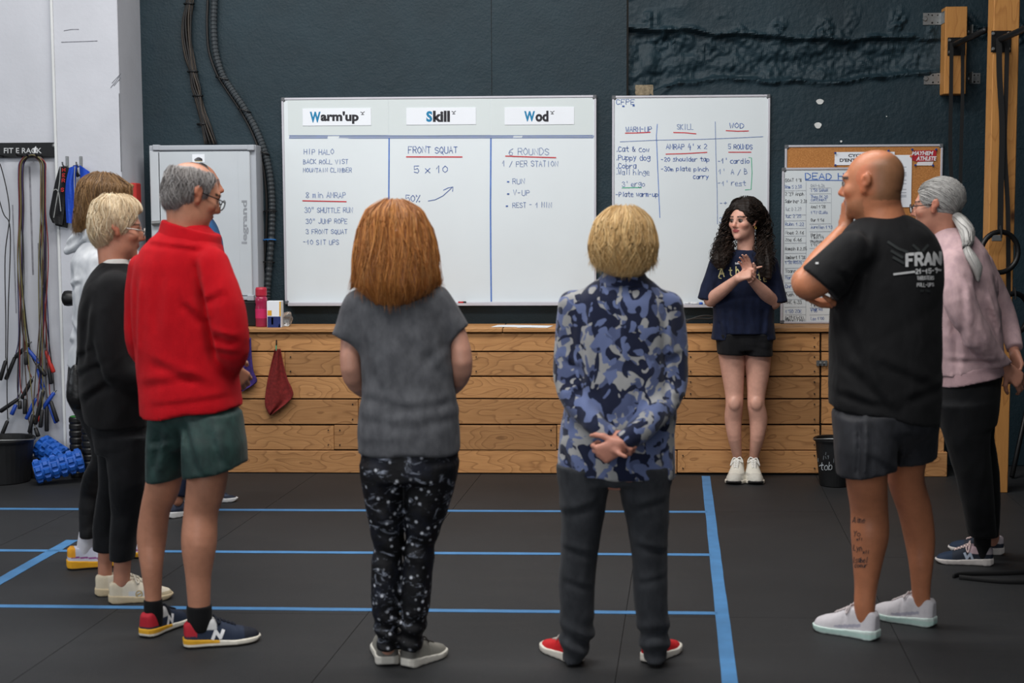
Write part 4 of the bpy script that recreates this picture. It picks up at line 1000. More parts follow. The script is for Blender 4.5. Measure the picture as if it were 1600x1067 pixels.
class Fig:
    """a person: everything is measured on the photo at the person's own distance Y0"""
    def __init__(s, Y0, foot, label):
        s.Y = Y0; b = P(foot, 900, Y0); s.root = empty('person', (b.x, Y0, 0), label, 'person', 'people listening in the gym'); s.k = mpp(Y0)
    def q(s, x, y, dy=0): return P(x, y, s.Y+dy)
    def ch(s, *pts): return [(s.q(p[0], p[1], p[3] if len(p) > 3 else 0), p[2]*s.k) for p in pts]
    def rg(s, *rs, g=0):
        """(py, xl, xr, half depth m, dy)"""
        out = []
        for r_ in rs:
            dy = r_[4] if len(r_) > 4 else 0
            out.append((s.q((r_[1]+r_[2])/2, r_[0], dy), (r_[2]-r_[1])/2*s.k+g, r_[3]+g))
        return out
    def hem(s, x0, y0, x1, y1, wob=.004):
        a, b = s.q(x0, y0), s.q(x1, y1); k = (b.z-a.z)/(b.x-a.x)
        return lambda X, Y, Z: (a.z+(X-a.x)*k+wob*np.sin(X*31)+wob*.6*np.sin(Y*37+1))-Z
    def topcut(s, x0, y0, x1, y1):
        a, b = s.q(x0, y0), s.q(x1, y1); k = (b.z-a.z)/(b.x-a.x); return lambda X, Y, Z: Z-(a.z+(X-a.x)*k)
# ------------------------------------------------------------------ people
def torso(S, f, rings, g=-.014): S.loft(f.rg(*rings, g=g), .02)
def arr(c): return np.array(lin(c))
N_LOGO = lambda k, L, sx: [([(.36*L,.034*k),(.40*L,.062*k)],.012*k), ([(.40*L,.062*k),(.46*L,.036*k)],.012*k), ([(.46*L,.036*k),(.50*L,.062*k)],.012*k)]
# ---- woman in the grey t-shirt, seen from behind
f = Fig(F(640,1040).y, 640, 'woman with long auburn hair in grey t-shirt and speckled black leggings, seen from behind')
tr = [(444,596,640,.045),(456,562,676,.08),(478,545,694,.105),(520,550,702,.115),(545,562,704,.12),(600,566,711,.12),(635,561,718,.13),(670,558,720,.14),(712,559,721,.14)]
S = SDF(); S.loft(f.rg(*tr), .02); S.rc(f.q(560,474), f.q(541,530), 22*f.k, 24*f.k, .05, cap=True); S.rc(f.q(682,468), f.q(716,519), 22*f.k, 21*f.k, .05, cap=True)
S.clip(f.hem(559,706,721,706)); fo = folds(3, .007, 15, (.6,.6,1.3), 4)
vf = S.build(.0078, lambda p, c=creases(f,(572,548,612,625,.004,8),(700,535,668,560,.004,8),(640,520,706,600,.004,9),(566,618,650,632,.004,7),(600,640,716,625,.004,7),(562,650,640,660,.003,7),(640,662,718,650,.003,7),(556,480,575,545,.003,8),(690,470,700,530,.003,7),(580,500,600,560,.002,8),(655,470,690,500,.002,7),(570,690,640,684,.002,7)): fo(p)*.6+c(p))
obj_sdf('t_shirt', vf, cloth('grey_marl', (92,93,97), (74,75,79), .35, .5, .3), f.root)
S = SDF(); H = Head(f.q(617,375,.0), 0, 6, 0, .97); H.build(S)
S.chain([(H.at(0,-.02,-.05), .052),(f.q(617,455), .058)], .03); torso(S, f, tr[1:], -.016)
S.chain(f.ch((562,478,15),(549,525,16),(551,588,16),(582,616,12.5,.17),(612,622,10,.23)), .015)
S.chain(f.ch((684,476,15),(712,518,15.5),(721,578,17),(696,612,13,.17),(652,622,10,.23)), .015)
hand(S, f.q(612,622,.23), (1,.25,-.05), (0,1,.3), 1, (.5,.5,.5,.5)); hand(S, f.q(652,622,.23), (-1,.3,-.05), (0,1,.3), -1, (.5,.5,.5,.5))
S.loft(f.rg((705,572,708,.11),(760,580,640,.05),(762,640,690,.05)), .02)
for ch in (f.ch((606,740,24),(608,850,17),(604,930,16),(606,1012,12)), f.ch((668,740,26),(656,850,18),(648,940,16),(640,1015,12))): S.chain(ch, .02)
vf = S.build(.0068); b = obj_sdf('body', vf, M_SKIN, f.root); colour(b, skin_cols(vf[0], (194,143,122), [H]))
S = SDF()
S.loft(f.rg((690,562,718,.13),(735,563,716,.135),(748,566,712,.13)), .02)
S.loft(f.rg((720,562,640,.12),(760,566,637,.11),(800,573,634,.10),(847,583,631,.072),(885,580,628,.072),(929,579,626,.068),(965,583,624,.058),(1012,590,624,.052)), .012)
S.loft(f.rg((720,630,718,.12),(760,630,712,.11),(800,632,700,.10),(847,633,681,.074),(890,629,677,.074),(947,626,672,.068),(975,625,666,.058),(1014,623,659,.052)), .012)
za = f.q(620,985).z; fo2 = folds(8, .003, 30)
vf = S.build(.0078, lambda p: fo2(p)+.006*np.sin(p[:,2]*105+3*np.sin(p[:,0]*20))*np.exp(-((p[:,2]-za)/.06)**2)+.003*np.sin(p[:,2]*70+p[:,0]*30)*np.exp(-((p[:,2]-f.q(620,850).z)/.08)**2))
n = NT('galaxy_leggings'); v = n.coord(); vo = n.node('ShaderNodeTexVoronoi'); vo.inputs['Scale'].default_value = 34; n.link(v, vo.inputs['Vector'])
big = n.noise(v, 7, 4, .65); msk = n.ramp(n.noise(v, 11, 3, .6), [(.42,(0,0,0)),(.54,(1,1,1))])
dots = n.ramp(vo.outputs['Distance'], [(.06,(1,1,1)),(.26,(0,0,0))]); neb = n.ramp(n.noise(n.coord((.7,.7,1.4)), 20, 5, .7, 1.2), [(.55,(0,0,0)),(.72,(.8,.8,.82))])
c = n.mix(n.ramp(big, [(.5,(0,0,0)),(.75,(.6,.6,.6))]), lin((15,15,18)), lin((36,42,60)))
c = n.mix(n.math('MULTIPLY', neb, msk), c, lin((190,198,216))); c = n.mix(n.math('MULTIPLY', dots, msk), c, lin((222,226,236)))
n.base(c); n.pr(.6, 0, .25); n.bump(n.noise(v, 12, 3), .35, .02)
obj_sdf('leggings', vf, n.m, f.root)
M_HAUB = hair_mat('auburn_hair', [(112,64,26),(160,98,44),(200,136,72),(130,76,34),(224,168,104)])
S = SDF(); S.ell(H.at(0,-.02,.04), (.094,.112,.094), H.R, .02)
S.loft(f.rg((335,580,655,.09,-.02),(362,561,674,.115,-.02),(400,555,682,.12,-.025),(425,554,682,.115,-.035),(445,556,680,.10,-.05),(462,572,666,.08,-.06),(476,586,640,.05,-.065)), .04)
S.rc(f.q(560,435,-.02), f.q(547,452,-.03), 8*f.k, 3*f.k, .02); S.rc(f.q(676,430,-.02), f.q(688,443,-.03), 8*f.k, 3*f.k, .02)
S.rc(f.q(617,318,-.1), f.q(620,352,-.13), .006, .004, .03, 'sub')
hv = S.build(.007, lambda p: .003*np.sin(np.arctan2(p[:,0]-H.c.x, p[:,1]-H.c.y)*24+p[:,2]*14))
zs = f.q(617,470).z
hs_ = comb(hv, H, 1300, lambda a: zs+.015+.055*abs(math.sin(a))-.03*math.cos(a*5), (-165,165), 4, (.0012,.0026), .07, 5, .002, flick=.022, steps=7, endjit=.035)
obj_sdf('hair', merge(hv, hs_), M_HAUB, f.root)
gcol = lambda s, x, z: np.where((z < .03)[:,None], arr((150,146,138)), np.where((s < .1)[:,None], arr((112,110,104)), arr((132,130,122))))
shoe(f.root, F(606,1041), F(604,1004), -1, gcol, (206,202,192), 1.0, 1.05, laces=(60,56,54))
shoe(f.root, F(634,1044), F(694,1019), 1, gcol, (206,202,192), 1.0, 1.05, laces=(60,56,54))
# ---- woman in the camouflage shirt, seen from behind
f = Fig(F(950,1036).y, 955, 'woman with short blonde hair in blue camouflage shirt, hands clasped behind her back')
tr = [(428,950,1004,.05),(444,920,1026,.08),(466,895,1046,.105),(510,888,1054,.12),(560,888,1056,.12),(620,884,1055,.125),(680,872,1055,.13),(744,868,1055,.135)]
S = SDF(); S.loft(f.rg(*tr), .02)
S.chain(f.ch((897,478,25),(888,545,22.5,.0),(890,608,22,-.03),(928,660,19,-.14),(955,684,16.5,-.165)), .02, cap=True)
S.chain(f.ch((1043,480,25),(1054,555,22,.0),(1050,612,21,-.03),(1012,662,19,-.17),(972,693,16,-.215)), .02, cap=True)
S.clip(f.hem(868,736,1055,745,.006)); fo = folds(12, .008, 15, (1,1,1.2), 4)
vf = S.build(.0078, lambda p, c=creases(f,(912,478,906,640,.007,6),(1034,480,1040,640,.007,6),(880,560,905,572,.007,4),(885,620,915,600,.005,5),(1030,612,1068,622,.005,5),(1035,560,1064,552,.006,4),(930,600,950,650,.006,6),(1000,590,985,640,.006,6),(900,660,950,690,.008,5),(880,700,900,740,.007,5),(1030,690,1040,742,.007,5),(960,470,965,560,.004,6)): fo(p)*.6+c(p))
n = NT('blue_camouflage'); v = n.coord((1,1,.85), rot=(0,0,.2))
l1 = n.ramp(n.noise(n.coord((1,1,.9), (3,1,0)), 17, 1.6, .45, .9), [(.0, lin((78,88,122))),(.47, lin((150,150,150)))], 'CONSTANT')
m2 = n.ramp(n.noise(n.coord((1,1,.9), (0,7,2)), 15, 1.8, .45, 1.0), [(0,(0,0,0)),(.495,(1,1,1))], 'CONSTANT')
m3 = n.ramp(n.noise(n.coord((1,1,.9), (5,2,9)), 16, 1.8, .45, 1.0), [(0,(0,0,0)),(.56,(1,1,1))], 'CONSTANT')
c = n.mix(m2, l1, lin((20,27,52))); c = n.mix(m3, c, lin((96,108,146)))
n.base(c); n.pr(.85, 0, .2, .2); n.bump(n.math('ADD', n.noise(n.coord((1,1,.5)), 9, 2), n.math('MULTIPLY', n.noise(v, 420, 2), .05)), .7, .02); M_CAMO = n.m
obj_sdf('shirt', vf, M_CAMO, f.root)
S = SDF(); S.loft(f.rg((418,950,1002,.06,.0),(430,940,1008,.075,.0),(446,926,1018,.09,.0)), .01); S.clip(f.topcut(900,424,1060,424))
obj_sdf('collar', S.build(.006, folds(4,.003,25)), M_CAMO, f.root)
S = SDF(); H = Head(f.q(975,384), 8, 4, 0, .93); H.build(S)
S.chain([(H.at(0,-.02,-.05), .052),(f.q(975,446), .056)], .03); torso(S, f, tr[1:], -.018)
S.chain(f.ch((900,480,14),(890,545,9),(890,606,8,-.02),(930,660,9.5,-.14),(958,685,9.5,-.168)), .01); S.chain(f.ch((1040,482,14),(1054,555,9),(1050,610,8,-.02),(1010,662,9.5,-.17),(968,695,9.5,-.215)), .01)
hand(S, f.q(972,695,-.215), (-.9,-.05,-.42), (.1,-1,-.1), 1, (1.25,1.3,1.35,1.4), .9, .9)
hand(S, f.q(952,684,-.17), (.9,-.75,.18), (-.2,-.5,.8), 1, (1.1,1.15,1.2,1.2), .3, .85)
S.loft(f.rg((715,885,1040,.10),(760,890,935,.05),(762,935,1030,.05)), .02)
for ch in (f.ch((915,750,22),(905,850,18),(900,940,15),(898,1020,12)), f.ch((1005,750,22),(1015,850,18),(1018,940,15),(1022,1020,12))): S.chain(ch, .02)
vf = S.build(.0055); b = obj_sdf('body', vf, M_SKIN, f.root); colour(b, skin_cols(vf[0], (196,136,116), [H]))
S = SDF(); S.loft(f.rg((700,884,1042,.11),(735,876,1046,.115),(752,874,1048,.115)), .015)
S.loft(f.rg((725,870,958,.12),(760,873,952,.11),(822,877,941,.095),(876,874,933,.085),(911,872,930,.08),(940,873,929,.08),(986,874,929,.075),(1008,876,924,.072),(1032,879,911,.065)), .012)
S.loft(f.rg((725,960,1050,.12),(760,966,1047,.11),(822,980,1044,.095),(876,988,1043,.085),(936,989,1044,.08),(983,996,1048,.075),(1005,1000,1047,.072),(1030,1005,1043,.065)), .012)
za = f.q(900,995).z; fo2 = folds(18, .005, 20)
vf = S.build(.0078, lambda p, c=creases(f,(880,850,930,862,.006,5),(876,800,940,780,.005,6),(990,845,1040,858,.006,5),(985,790,1040,775,.005,6),(880,900,925,915,.004,5),(995,905,1040,895,.004,5)): c(p)+fo2(p)+.008*np.sin(p[:,2]*85+2.5*np.sin(p[:,0]*18))*np.exp(-((p[:,2]-za)/.06)**2))
obj_sdf('trousers', vf, cloth('charcoal_jersey', (54,56,60), (42,44,48), .5, .4, .4), f.root)
M_HBLO = hair_mat('blonde_hair', [(150,114,68),(198,160,104),(226,194,140),(172,134,82),(240,214,166)])
S = SDF(); S.ell(H.at(0,-.02,.035), (.096,.112,.1), H.R, .02)
S.loft(f.rg((352,940,1008,.09,-.01),(375,926,1020,.115,-.015),(395,923,1023,.115,-.02),(412,928,1020,.105,-.025),(426,942,1010,.085,-.035),(432,956,1000,.06,-.04)), .04)
hv = S.build(.0078, lambda p: .0015*np.sin(np.arctan2(p[:,0]-H.c.x, p[:,1]-H.c.y)*20+p[:,2]*30))
zs = f.q(975,424).z
hs_ = comb(hv, H, 1150, lambda a: zs+.012+.03*abs(math.sin(a)), (-160,160), 9, (.0011,.0024), .09, 5, .003, flick=.02, endjit=.014)
obj_sdf('hair', merge(hv, hs_), M_HBLO, f.root)
rcol = lambda s, x, z: np.where(((z > .05) & (s < .3))[:,None], arr((170,20,28)), arr((200,30,36)))
shoe(f.root, F(904,1037), F(850,1010), -1, rcol, (222,216,204), .82, 1.0, laces=(200,190,180)); shoe(f.root, F(1010,1037), F(1058,1011), 1, rcol, (222,216,204), .82, 1.0, laces=(200,190,180))
# ---- man in the red fleece
f = Fig(F(310,1003).y, 300, 'grey-haired man in red fleece jacket and green shorts')
tr = [(350,262,322,.06),(364,246,336,.09),(384,224,348,.125),(410,211,352,.145),(450,205,354,.155),(500,207,359,.155),(560,212,366,.15),(610,217,375,.15),(656,220,381,.15)]
S = SDF(); S.loft(f.rg(*tr), .02)
S.chain(f.ch((222,418,22,.05),(213,475,20,.08),(217,545,18,.12),(250,572,15,.26)), .03); S.chain(f.ch((330,414,28,-.08),(353,480,28,-.11),(363,543,26,-.08),(360,566,20,.04),(352,576,15,.16)), .018, cap=True)
S.clip(f.hem(221,652,379,634,.004)); fo = folds(21, .010, 10, (1,1,.8))
e0, e1 = f.q(300,440), f.q(345,560)
vf = S.build(.0078, lambda p, c=creases(f,(318,405,330,470,.012,7),(328,455,346,560,.016,6),(300,470,330,505,.009,7),(228,430,222,560,.010,5),(235,600,330,585,.006,8),(250,560,340,600,.007,8),(350,520,386,530,.010,6),(340,470,372,455,.006,6),(345,545,385,552,.008,5),(235,380,330,392,.008,4),(250,630,372,615,.004,5),(270,420,262,520,.005,9)): fo(p)*.5+c(p)); M_RED = cloth('red_fleece', (204,20,32), (192,16,29), .22, 1.6, .05, .95, .1, 6)
obj_sdf('fleece_jacket', vf, M_RED, f.root)
S = SDF(); S.loft(f.rg((332,256,336,.08,.0),(360,250,344,.095,.0),(392,242,346,.11,.0)), .01); S.clip(f.topcut(250,341,342,367)); S.clip(f.hem(252,372,338,392,.0))
obj_sdf('collar', S.build(.006, folds(5,.003,20)), M_RED, f.root)
S = SDF(); H = Head(f.q(302,304), 58, 20, 0, .96); H.build(S, False)
S.chain([(H.at(0,-.025,-.05), .058),(f.q(290,370), .062)], .03); torso(S, f, tr[1:-1], -.02)
S.chain(f.ch((226,420,16,.05),(216,475,14,.08),(219,545,13,.12),(248,572,11,.26),(270,578,9,.32)), .015); S.chain(f.ch((334,420,18,-.05),(355,480,16,-.04),(363,545,15,0),(352,572,11,.2),(346,578,9.5,.25)), .015)
hand(S, f.q(358,575,.2), (.35,.5,-.5), (.5,-.6,0), -1, (.5,.5,.5,.5)); hand(S, f.q(270,578,.32), (1,.1,-.1), (0,1,.2), 1)
S.loft(f.rg((636,250,356,.09),(680,262,345,.05)), .02)
aL = ank(f,(226,997),(292,968)); aR = ank(f,(288,1011),(406,1000),.22)
LL = f.ch((264,700,30,.06),(254,760,28,.08),(243,795,24,.10),(237,842,24,.11),(237,885,18,aL),(239,925,14,aL),(240,970,12.5,aL)); RL = f.ch((328,700,33,-.04),(322,760,31,-.04),(314,800,27,-.03),(311,848,28,aR),(310,898,20.5,aR),(311,938,18,aR),(312,980,15,aR))
S.chain(LL, .02); S.chain(RL, .02)
vf = S.build(.006, None, 1); b = obj_sdf('body', vf, M_SKIN, f.root); colour(b, skin_cols(vf[0], (186,130,104), [H], stub=None))
for ch in (f.ch((239,936,15,aL),(240,955,15.5,aL),(241,978,13.5,aL)), f.ch((311,945,20,aR),(312,968,19.5,aR),(313,986,17,aR))):
    S = SDF(); S.chain(ch, .01, cap=True); p0 = ch[0][0].z; S.clip(lambda X,Y,Z,p0=p0: Z-p0)
    obj_sdf('sock', S.build(.005), cloth('black_sock', (18,18,20), fold=.1), f.root)
S = SDF(); S.loft(f.rg((620,238,368,.11),(655,236,376,.125),(700,250,370,.07)), .03)
S.loft(f.rg((645,234,310,.11,.02),(690,230,300,.125,.05),(748,231,291,.115,.07)), .02); S.loft(f.rg((645,280,376,.115,-.01),(690,284,384,.135,-.03),(748,288,387,.13,-.03)), .02)
S.clip(f.hem(290,744,388,721,.003)); fo2 = folds(31, .008, 13, (1.4,1.4,.5))
vf = S.build(.0078, lambda p, c=creases(f,(300,650,330,735,.010,6),(262,660,245,735,.008,6),(340,660,362,720,.008,7),(292,660,291,742,.014,5),(275,680,240,690,.006,5)): fo2(p)*.5+c(p))
obj_sdf('shorts', vf, cloth('green_shorts', (38,64,60), (28,48,46), .4, .2, .3, .6, .35), f.root)
M_HGRY = hair_mat('grey_short_hair', [(92,86,82),(136,130,127),(172,168,166),(106,100,98),(198,195,193)])
S = SDF(); S.ell(H.at(0,-.018,.028), (.080,.095,.082), H.R, .01); S.ell(H.at(0,-.05,-.03), (.064,.053,.06), H.R, .02)
S.ell(H.at(0,-.02,.115), (.056,.075,.05), H.R, .012, 'sub'); S.ell(H.at(0,.10,-.02), (.12,.075,.14), H.R, .012, 'sub')
for sx in (-1,1): S.ell(H.at(sx*.085,.0,-.02), (.02,.024,.036), H.R, .008, 'sub')
hv = S.build(.005, lambda p: .002*np.sin(p@np.array([90,70,40.])))
hs_ = comb(hv, H, 900, H.c.z-.085, (-150,150), 5, (.0009,.002), .12, 7, .0015, flick=.008, start=50, endjit=.02)
obj_sdf('hair', merge(hv, hs_), M_HGRY, f.root)
def glasses(f, H, col=(40,40,44), rr=.022, drop=0, metal=True):
    gm = mat('glasses_frame', col, .35, .05, metal=.6 if metal else 0); g = MB()
    lens = MB()
    for sx in (-1,1):
        ring = [H.at(sx*.033+rr*math.cos(t), .108, -.004-drop+rr*.85*math.sin(t)) for t in [2*math.pi*i/20 for i in range(21)]]
        g.tube(ring, .0022, 6); g.tube([H.at(sx*.056,.107,.004-drop), H.at(sx*.078,.08,.006-drop*.5), H.at(sx*.08,-.005,.008), H.at(sx*.078,-.03,-.012)], .0022, 6)
        lens.add([H.at(sx*.033+rr*.96*math.cos(t), .108, -.004-drop+rr*.82*math.sin(t)) for t in [2*math.pi*i/20 for i in range(20)]], [tuple(range(20))])
    g.tube([H.at(-.012,.11,.002-drop), H.at(.012,.11,.002-drop)], .0022, 6)
    o = mk('glasses', g, gm, f.root, smooth=True)
    n = NT('lens_glass'); n.base((1,1,1)); n.pr(.02, 0, .5, None, 1.0); n.b.inputs['IOR'].default_value = 1.05
    n.base(n.ramp(n.noise(n.coord(), 3), [(.3,(.96,.97,.98)),(.7,(1,1,1))]))
    mk('lens', lens, n.m, o)
glasses(f, H, (34,34,36))
ncol = lambda s, x, z: np.where(((s < .16) & (z > .045))[:,None], arr((176,34,48)), np.where(((z > .066) & (s < .42) & (s > .1))[:,None], arr((205,205,205)), np.where(((s > .78))[:,None], arr((24,28,40)), arr((36,46,66)))))
def nmid(s, x, z, C): C = C.copy(); C[(z > .55) & (s < .45)] = lin((214,160,40)); C[z < .22] = lin((60,56,50)); return C
shoe(f.root, F(226,997), F(292,968), -1, ncol, (226,220,206), 1, 1, N_LOGO, (232,232,234), (26,30,42), midsole=nmid)
shoe(f.root, F(288,1011), F(406,1000), 1, ncol, (226,220,206), 1, 1, N_LOGO, (232,232,234), (26,30,42), midsole=nmid)
# ---- woman in the black sweater, in profile on the left
f = Fig(F(190,939).y, 190, 'woman with short blonde hair in black sweater and black trousers beside the man in red')
tr = [(410,160,200,.06),(424,147,215,.11),(445,136,232,.17),(480,129,242,.185),(520,126,246,.19),(560,126,247,.19),(600,129,246,.19),(640,134,242,.185),(664,140,239,.18)]
S = SDF(); S.loft(f.rg(*tr), .02); S.chain(f.ch((180,448,24,-.13),(172,520,23,-.17),(184,578,20,-.17),(232,596,15,-.12)), .03, cap=True); S.chain(f.ch((190,448,22,.13),(200,520,20,.17),(215,580,18,.17),(240,600,14,.1)), .03)
S.clip(f.hem(140,655,239,668,.004)); M_BLKC = cloth('black_knit', (19,19,21), (14,14,16), .6, .4, .05); fo = folds(41, .008, 11, (1,1,1.2)); obj_sdf('sweater', S.build(.0078, lambda p, c=creases(f,(160,470,150,560,.012,6),(130,560,170,540,.006,5),(135,585,190,560,.007,5),(150,620,200,590,.008,6),(165,520,190,600,.008,6)): fo(p)*.6+c(p)), M_BLKC, f.root)
S = SDF(); H = Head(f.q(183,357), 72, 8, 0, .96); H.build(S)
S.chain([(H.at(0,-.025,-.05), .05),(f.q(178,424), .056)], .03); torso(S, f, tr[1:-1], -.02)
S.chain(f.ch((182,450,16,-.12),(174,520,11,-.16),(186,578,10,-.16),(236,598,9,-.12)), .015); hand(S, f.q(236,598,-.12), (1,.4,0), (0,-1,.3), 1)
aL = ank(f,(150,930),(250,924)); aR = ank(f,(171,942),(270,934))
S.loft(f.rg((650,158,224,.14),(700,165,215,.12)), .02); S.chain(f.ch((175,690,20,.08),(172,790,15,aL),(165,860,12,aL),(164,905,11,aL)), .02); S.chain(f.ch((200,690,20,-.06),(200,790,17,aR),(192,868,14,aR),(190,910,13,aR)), .02)
vf = S.build(.0065); colour(obj_sdf('body', vf, M_SKIN, f.root), skin_cols(vf[0], (184,128,104), [H]))
S = SDF(); S.loft(f.rg((640,143,240,.17),(690,150,236,.16),(705,154,234,.15)), .02)
S.loft(f.rg((680,152,204,.09,.08),(753,157,196,.085,.08),(800,149,189,.075,aL),(830,146,187,.065,aL),(859,146,187,.06,aL)), .015); S.loft(f.rg((680,164,236,.095,-.07),(753,172,232,.09,-.07),(800,175,226,.08,aR),(840,173,214,.07,aR),(873,173,210,.062,aR)), .015)
obj_sdf('trousers', S.build(.0078, folds(43,.004,18,(.6,.6,1.6))), cloth('black_trousers', (22,23,26), (16,17,20), .5, .3, .05), f.root)
S = SDF(); S.loft(f.rg((404,162,200,.058),(414,158,203,.068),(422,152,207,.075)), .01); obj_sdf('undershirt_edge', S.build(.006), mat('white_cotton', (214,212,208), .8), f.root)
M_HBL2 = hair_mat('pale_blonde_hair', [(164,138,104),(218,196,160),(238,222,192),(188,160,120),(246,234,210)])
S = SDF(); S.ell(H.at(0,-.012,.045), (.086,.100,.092), H.R, .02); S.ell(H.at(0,-.048,-.02), (.068,.056,.07), H.R, .03); S.ell(H.at(0,.03,.09), (.066,.06,.045), H.R, .02)
S.ell(H.at(0,.115,-.035), (.14,.075,.115), H.R, .012, 'sub')
for sx in (-1,1): S.ell(H.at(sx*.09,.005,-.03), (.024,.026,.042), H.R, .008, 'sub')
hv = S.build(.005, lambda p: .0025*np.sin(p@np.array([60,80,50.])))
hs_ = comb(hv, H, 1000, H.c.z-.085, (-155,155), 15, (.001,.0022), .12, 6, .002, flick=.01, endjit=.02)
obj_sdf('hair', merge(hv, hs_), M_HBL2, f.root); glasses(f, H, (190,186,180))
bcol = lambda s, x, z: np.where(((s < .2))[:,None], arr((208,196,172)), np.where(((z < .04) & (s > .72))[:,None], arr((186,170,140)), np.where(((s > .3) & (s < .62) & (z < .055))[:,None], arr((206,206,204)), arr((216,206,186)))))
C_LOGO = lambda k, L, sx: [([(.46*L+.014*k*math.cos(t), .042*k+.014*k*math.sin(t)) for t in [2*math.pi*i/12 for i in range(13)]], .004*k), ([(.43*L,.038*k),(.49*L,.046*k)], .005*k)]
shoe(f.root, F(150,930), F(250,924), -1, bcol, (196,178,146), 1, 1, C_LOGO, (176,150,90), (214,206,190)); shoe(f.root, F(171,942), F(270,934), 1, bcol, (196,178,146), 1, 1, C_LOGO, (176,150,90), (214,206,190))
# ---- woman in the white hooded jacket behind her
f = Fig(F(130,890).y, 150, 'woman with brown bobbed hair in white hooded jacket at the far left')
tr = [(366,150,195,.06),(382,128,208,.12),(405,116,218,.17),(440,117,226,.19),(490,119,228,.19),(540,113,225,.19),(576,109,221,.19)]
S = SDF(); S.loft(f.rg(*tr), .02); S.chain(f.ch((160,412,22,-.14),(152,480,20,-.19),(160,545,18,-.18),(205,570,14,-.14)), .03); S.chain(f.ch((175,412,22,.14),(185,480,20,.19),(200,545,18,.18),(225,570,14,.12)), .03)
S.clip(f.hem(109,571,221,573,.003)); M_WJ = cloth('white_softshell', (206,208,211), (186,189,194), .9, .1, .03, .6, .3, 8); obj_sdf('jacket', S.build(.0078, lambda p, a=folds(51,.009,12), c=creases(f,(128,415,130,480,.010,5),(120,450,150,440,.008,4),(118,500,140,520,.009,5),(112,540,135,530,.009,5)): a(p)*.6+c(p)), M_WJ, f.root)
S = SDF(); S.chain(f.ch((106,391,7,0),(114,386,13,0),(128,378,19,0),(150,370,22,0),(168,368,22,0)), .03); S.chain(f.ch((150,366,22,-.05),(176,376,16,-.11),(192,394,10,-.11)), .03); S.chain(f.ch((150,366,20,.05),(180,376,16,.1)), .03)
S.rc(f.q(150,350), f.q(178,352), 20*f.k, 20*f.k, .02, 'sub'); obj_sdf('hood', S.build(.006, lambda p, a=folds(52,.004,20), c=creases(f,(108,402,150,376,.012,4),(104,386,140,365,.008,4)): a(p)+c(p)), M_WJ, f.root)
S = SDF(); H = Head(f.q(171,318), 62, 0, 0, .99); H.build(S); S.chain([(H.at(0,-.025,-.05), .05),(f.q(168,384), .055)], .03); torso(S, f, tr[1:], -.02)
aL = ank(f,(106,889),(200,880),.24); aR = ank(f,(150,872),(238,868))
S.loft(f.rg((560,128,205,.14),(640,135,190,.12)), .02); S.chain(f.ch((165,640,16),(165,700,12),(148,760,11,aL),(139,838,9,aL),(131,862,9,aL)), .02); S.chain(f.ch((180,640,16,.12),(184,720,12,.1),(178,830,11,aR),(172,850,10,aR)), .02)
vf = S.build(.008); colour(obj_sdf('body', vf, M_SKIN, f.root), skin_cols(vf[0], (190,140,118), [H]))
S = SDF(); S.loft(f.rg((560,112,215,.17),(600,108,211,.17),(628,111,207,.16),(650,124,202,.14)), .02); S.loft(f.rg((610,112,190,.10,-.08),(650,126,190,.10,-.08),(690,144,190,.09,-.08),(715,146,184,.08,-.08),(740,131,175,.075,-.04),(770,125,166,.07,aL),(800,124,160,.062,aL),(840,125,152,.050,aL)), .015)
S.loft(f.rg((610,140,210,.10,.1),(690,160,208,.09,.1),(770,158,200,.07,.1),(834,158,188,.05,aR)), .015)
obj_sdf('leggings', S.build(.0078, folds(53,.003,20)), cloth('black_leggings', (24,23,25), (17,17,18), .3, .1, .03, .6, .35), f.root)
for ch in (f.ch((137,832,13.5,aL),(134,846,13,aL),(131,862,12,aL)), f.ch((172,832,12,aR),(171,842,12,aR),(170,852,12,aR))):
    S = SDF(); S.chain(ch, .01); obj_sdf('sock', S.build(.005), cloth('white_sock', (212,212,220), fold=.2), f.root)
M_HBRN = hair_mat('brown_hair', [(70,48,28),(104,76,46),(140,106,66),(84,58,34),(160,124,78)])
S = SDF(); S.ell(H.at(0,-.022,.04), (.094,.11,.095), H.R, .02)
S.loft(f.rg((290,136,206,.1,-.01),(310,126,210,.115,-.01),(335,121,200,.115,-.005),(350,119,186,.11,0),(362,120,170,.09,0)), .04); S.ell(H.at(0,.125,-.05), (.11,.075,.13), H.R, .015, 'sub')
hv = S.build(.006, lambda p: .003*np.sin(np.arctan2(p[:,0]-H.c.x, p[:,1]-H.c.y)*20+p[:,2]*20))
hs_ = comb(hv, H, 900, f.q(150,358).z, (-140,140), 19, (.0011,.0024), .08, 6, .002, flick=.015, endjit=.015); obj_sdf('hair', merge(hv, hs_), M_HBRN, f.root)
wcol = lambda s, x, z: np.where(((s < .12) & (z > .06))[:,None], arr((230,160,40)), np.where((np.abs(z-.052+.03*(s-.4)) < .004)[:,None], arr((150,70,140)), arr((204,206,222))))
def ymid(s, x, z, C): C = C.copy(); C[z < .2] = lin((50,46,46)); return C
shoe(f.root, F(106,889), F(200,880), 1, wcol, (232,168,36), 1.1, 1.1, laces=(220,220,225), st=.034, midsole=ymid); shoe(f.root, F(150,872), F(238,868), -1, wcol, (232,168,36), 1.1, 1.1, laces=(220,220,225), st=.034, midsole=ymid)
S = SDF(); S.ell(f.q(119,604,-.235), (.034,.03,.095), None, .01); S.ell(f.q(121,618,-.235), (.042,.034,.05), None, .03); vf = S.build(.005, folds(77,.003,30)); bag = obj_sdf('pouch_bag', vf, mat('black_leather', (22,21,22), .35, .1, bump=.3), None, label='small black pouch bag hanging at the hip of the woman in white', cat='bag')
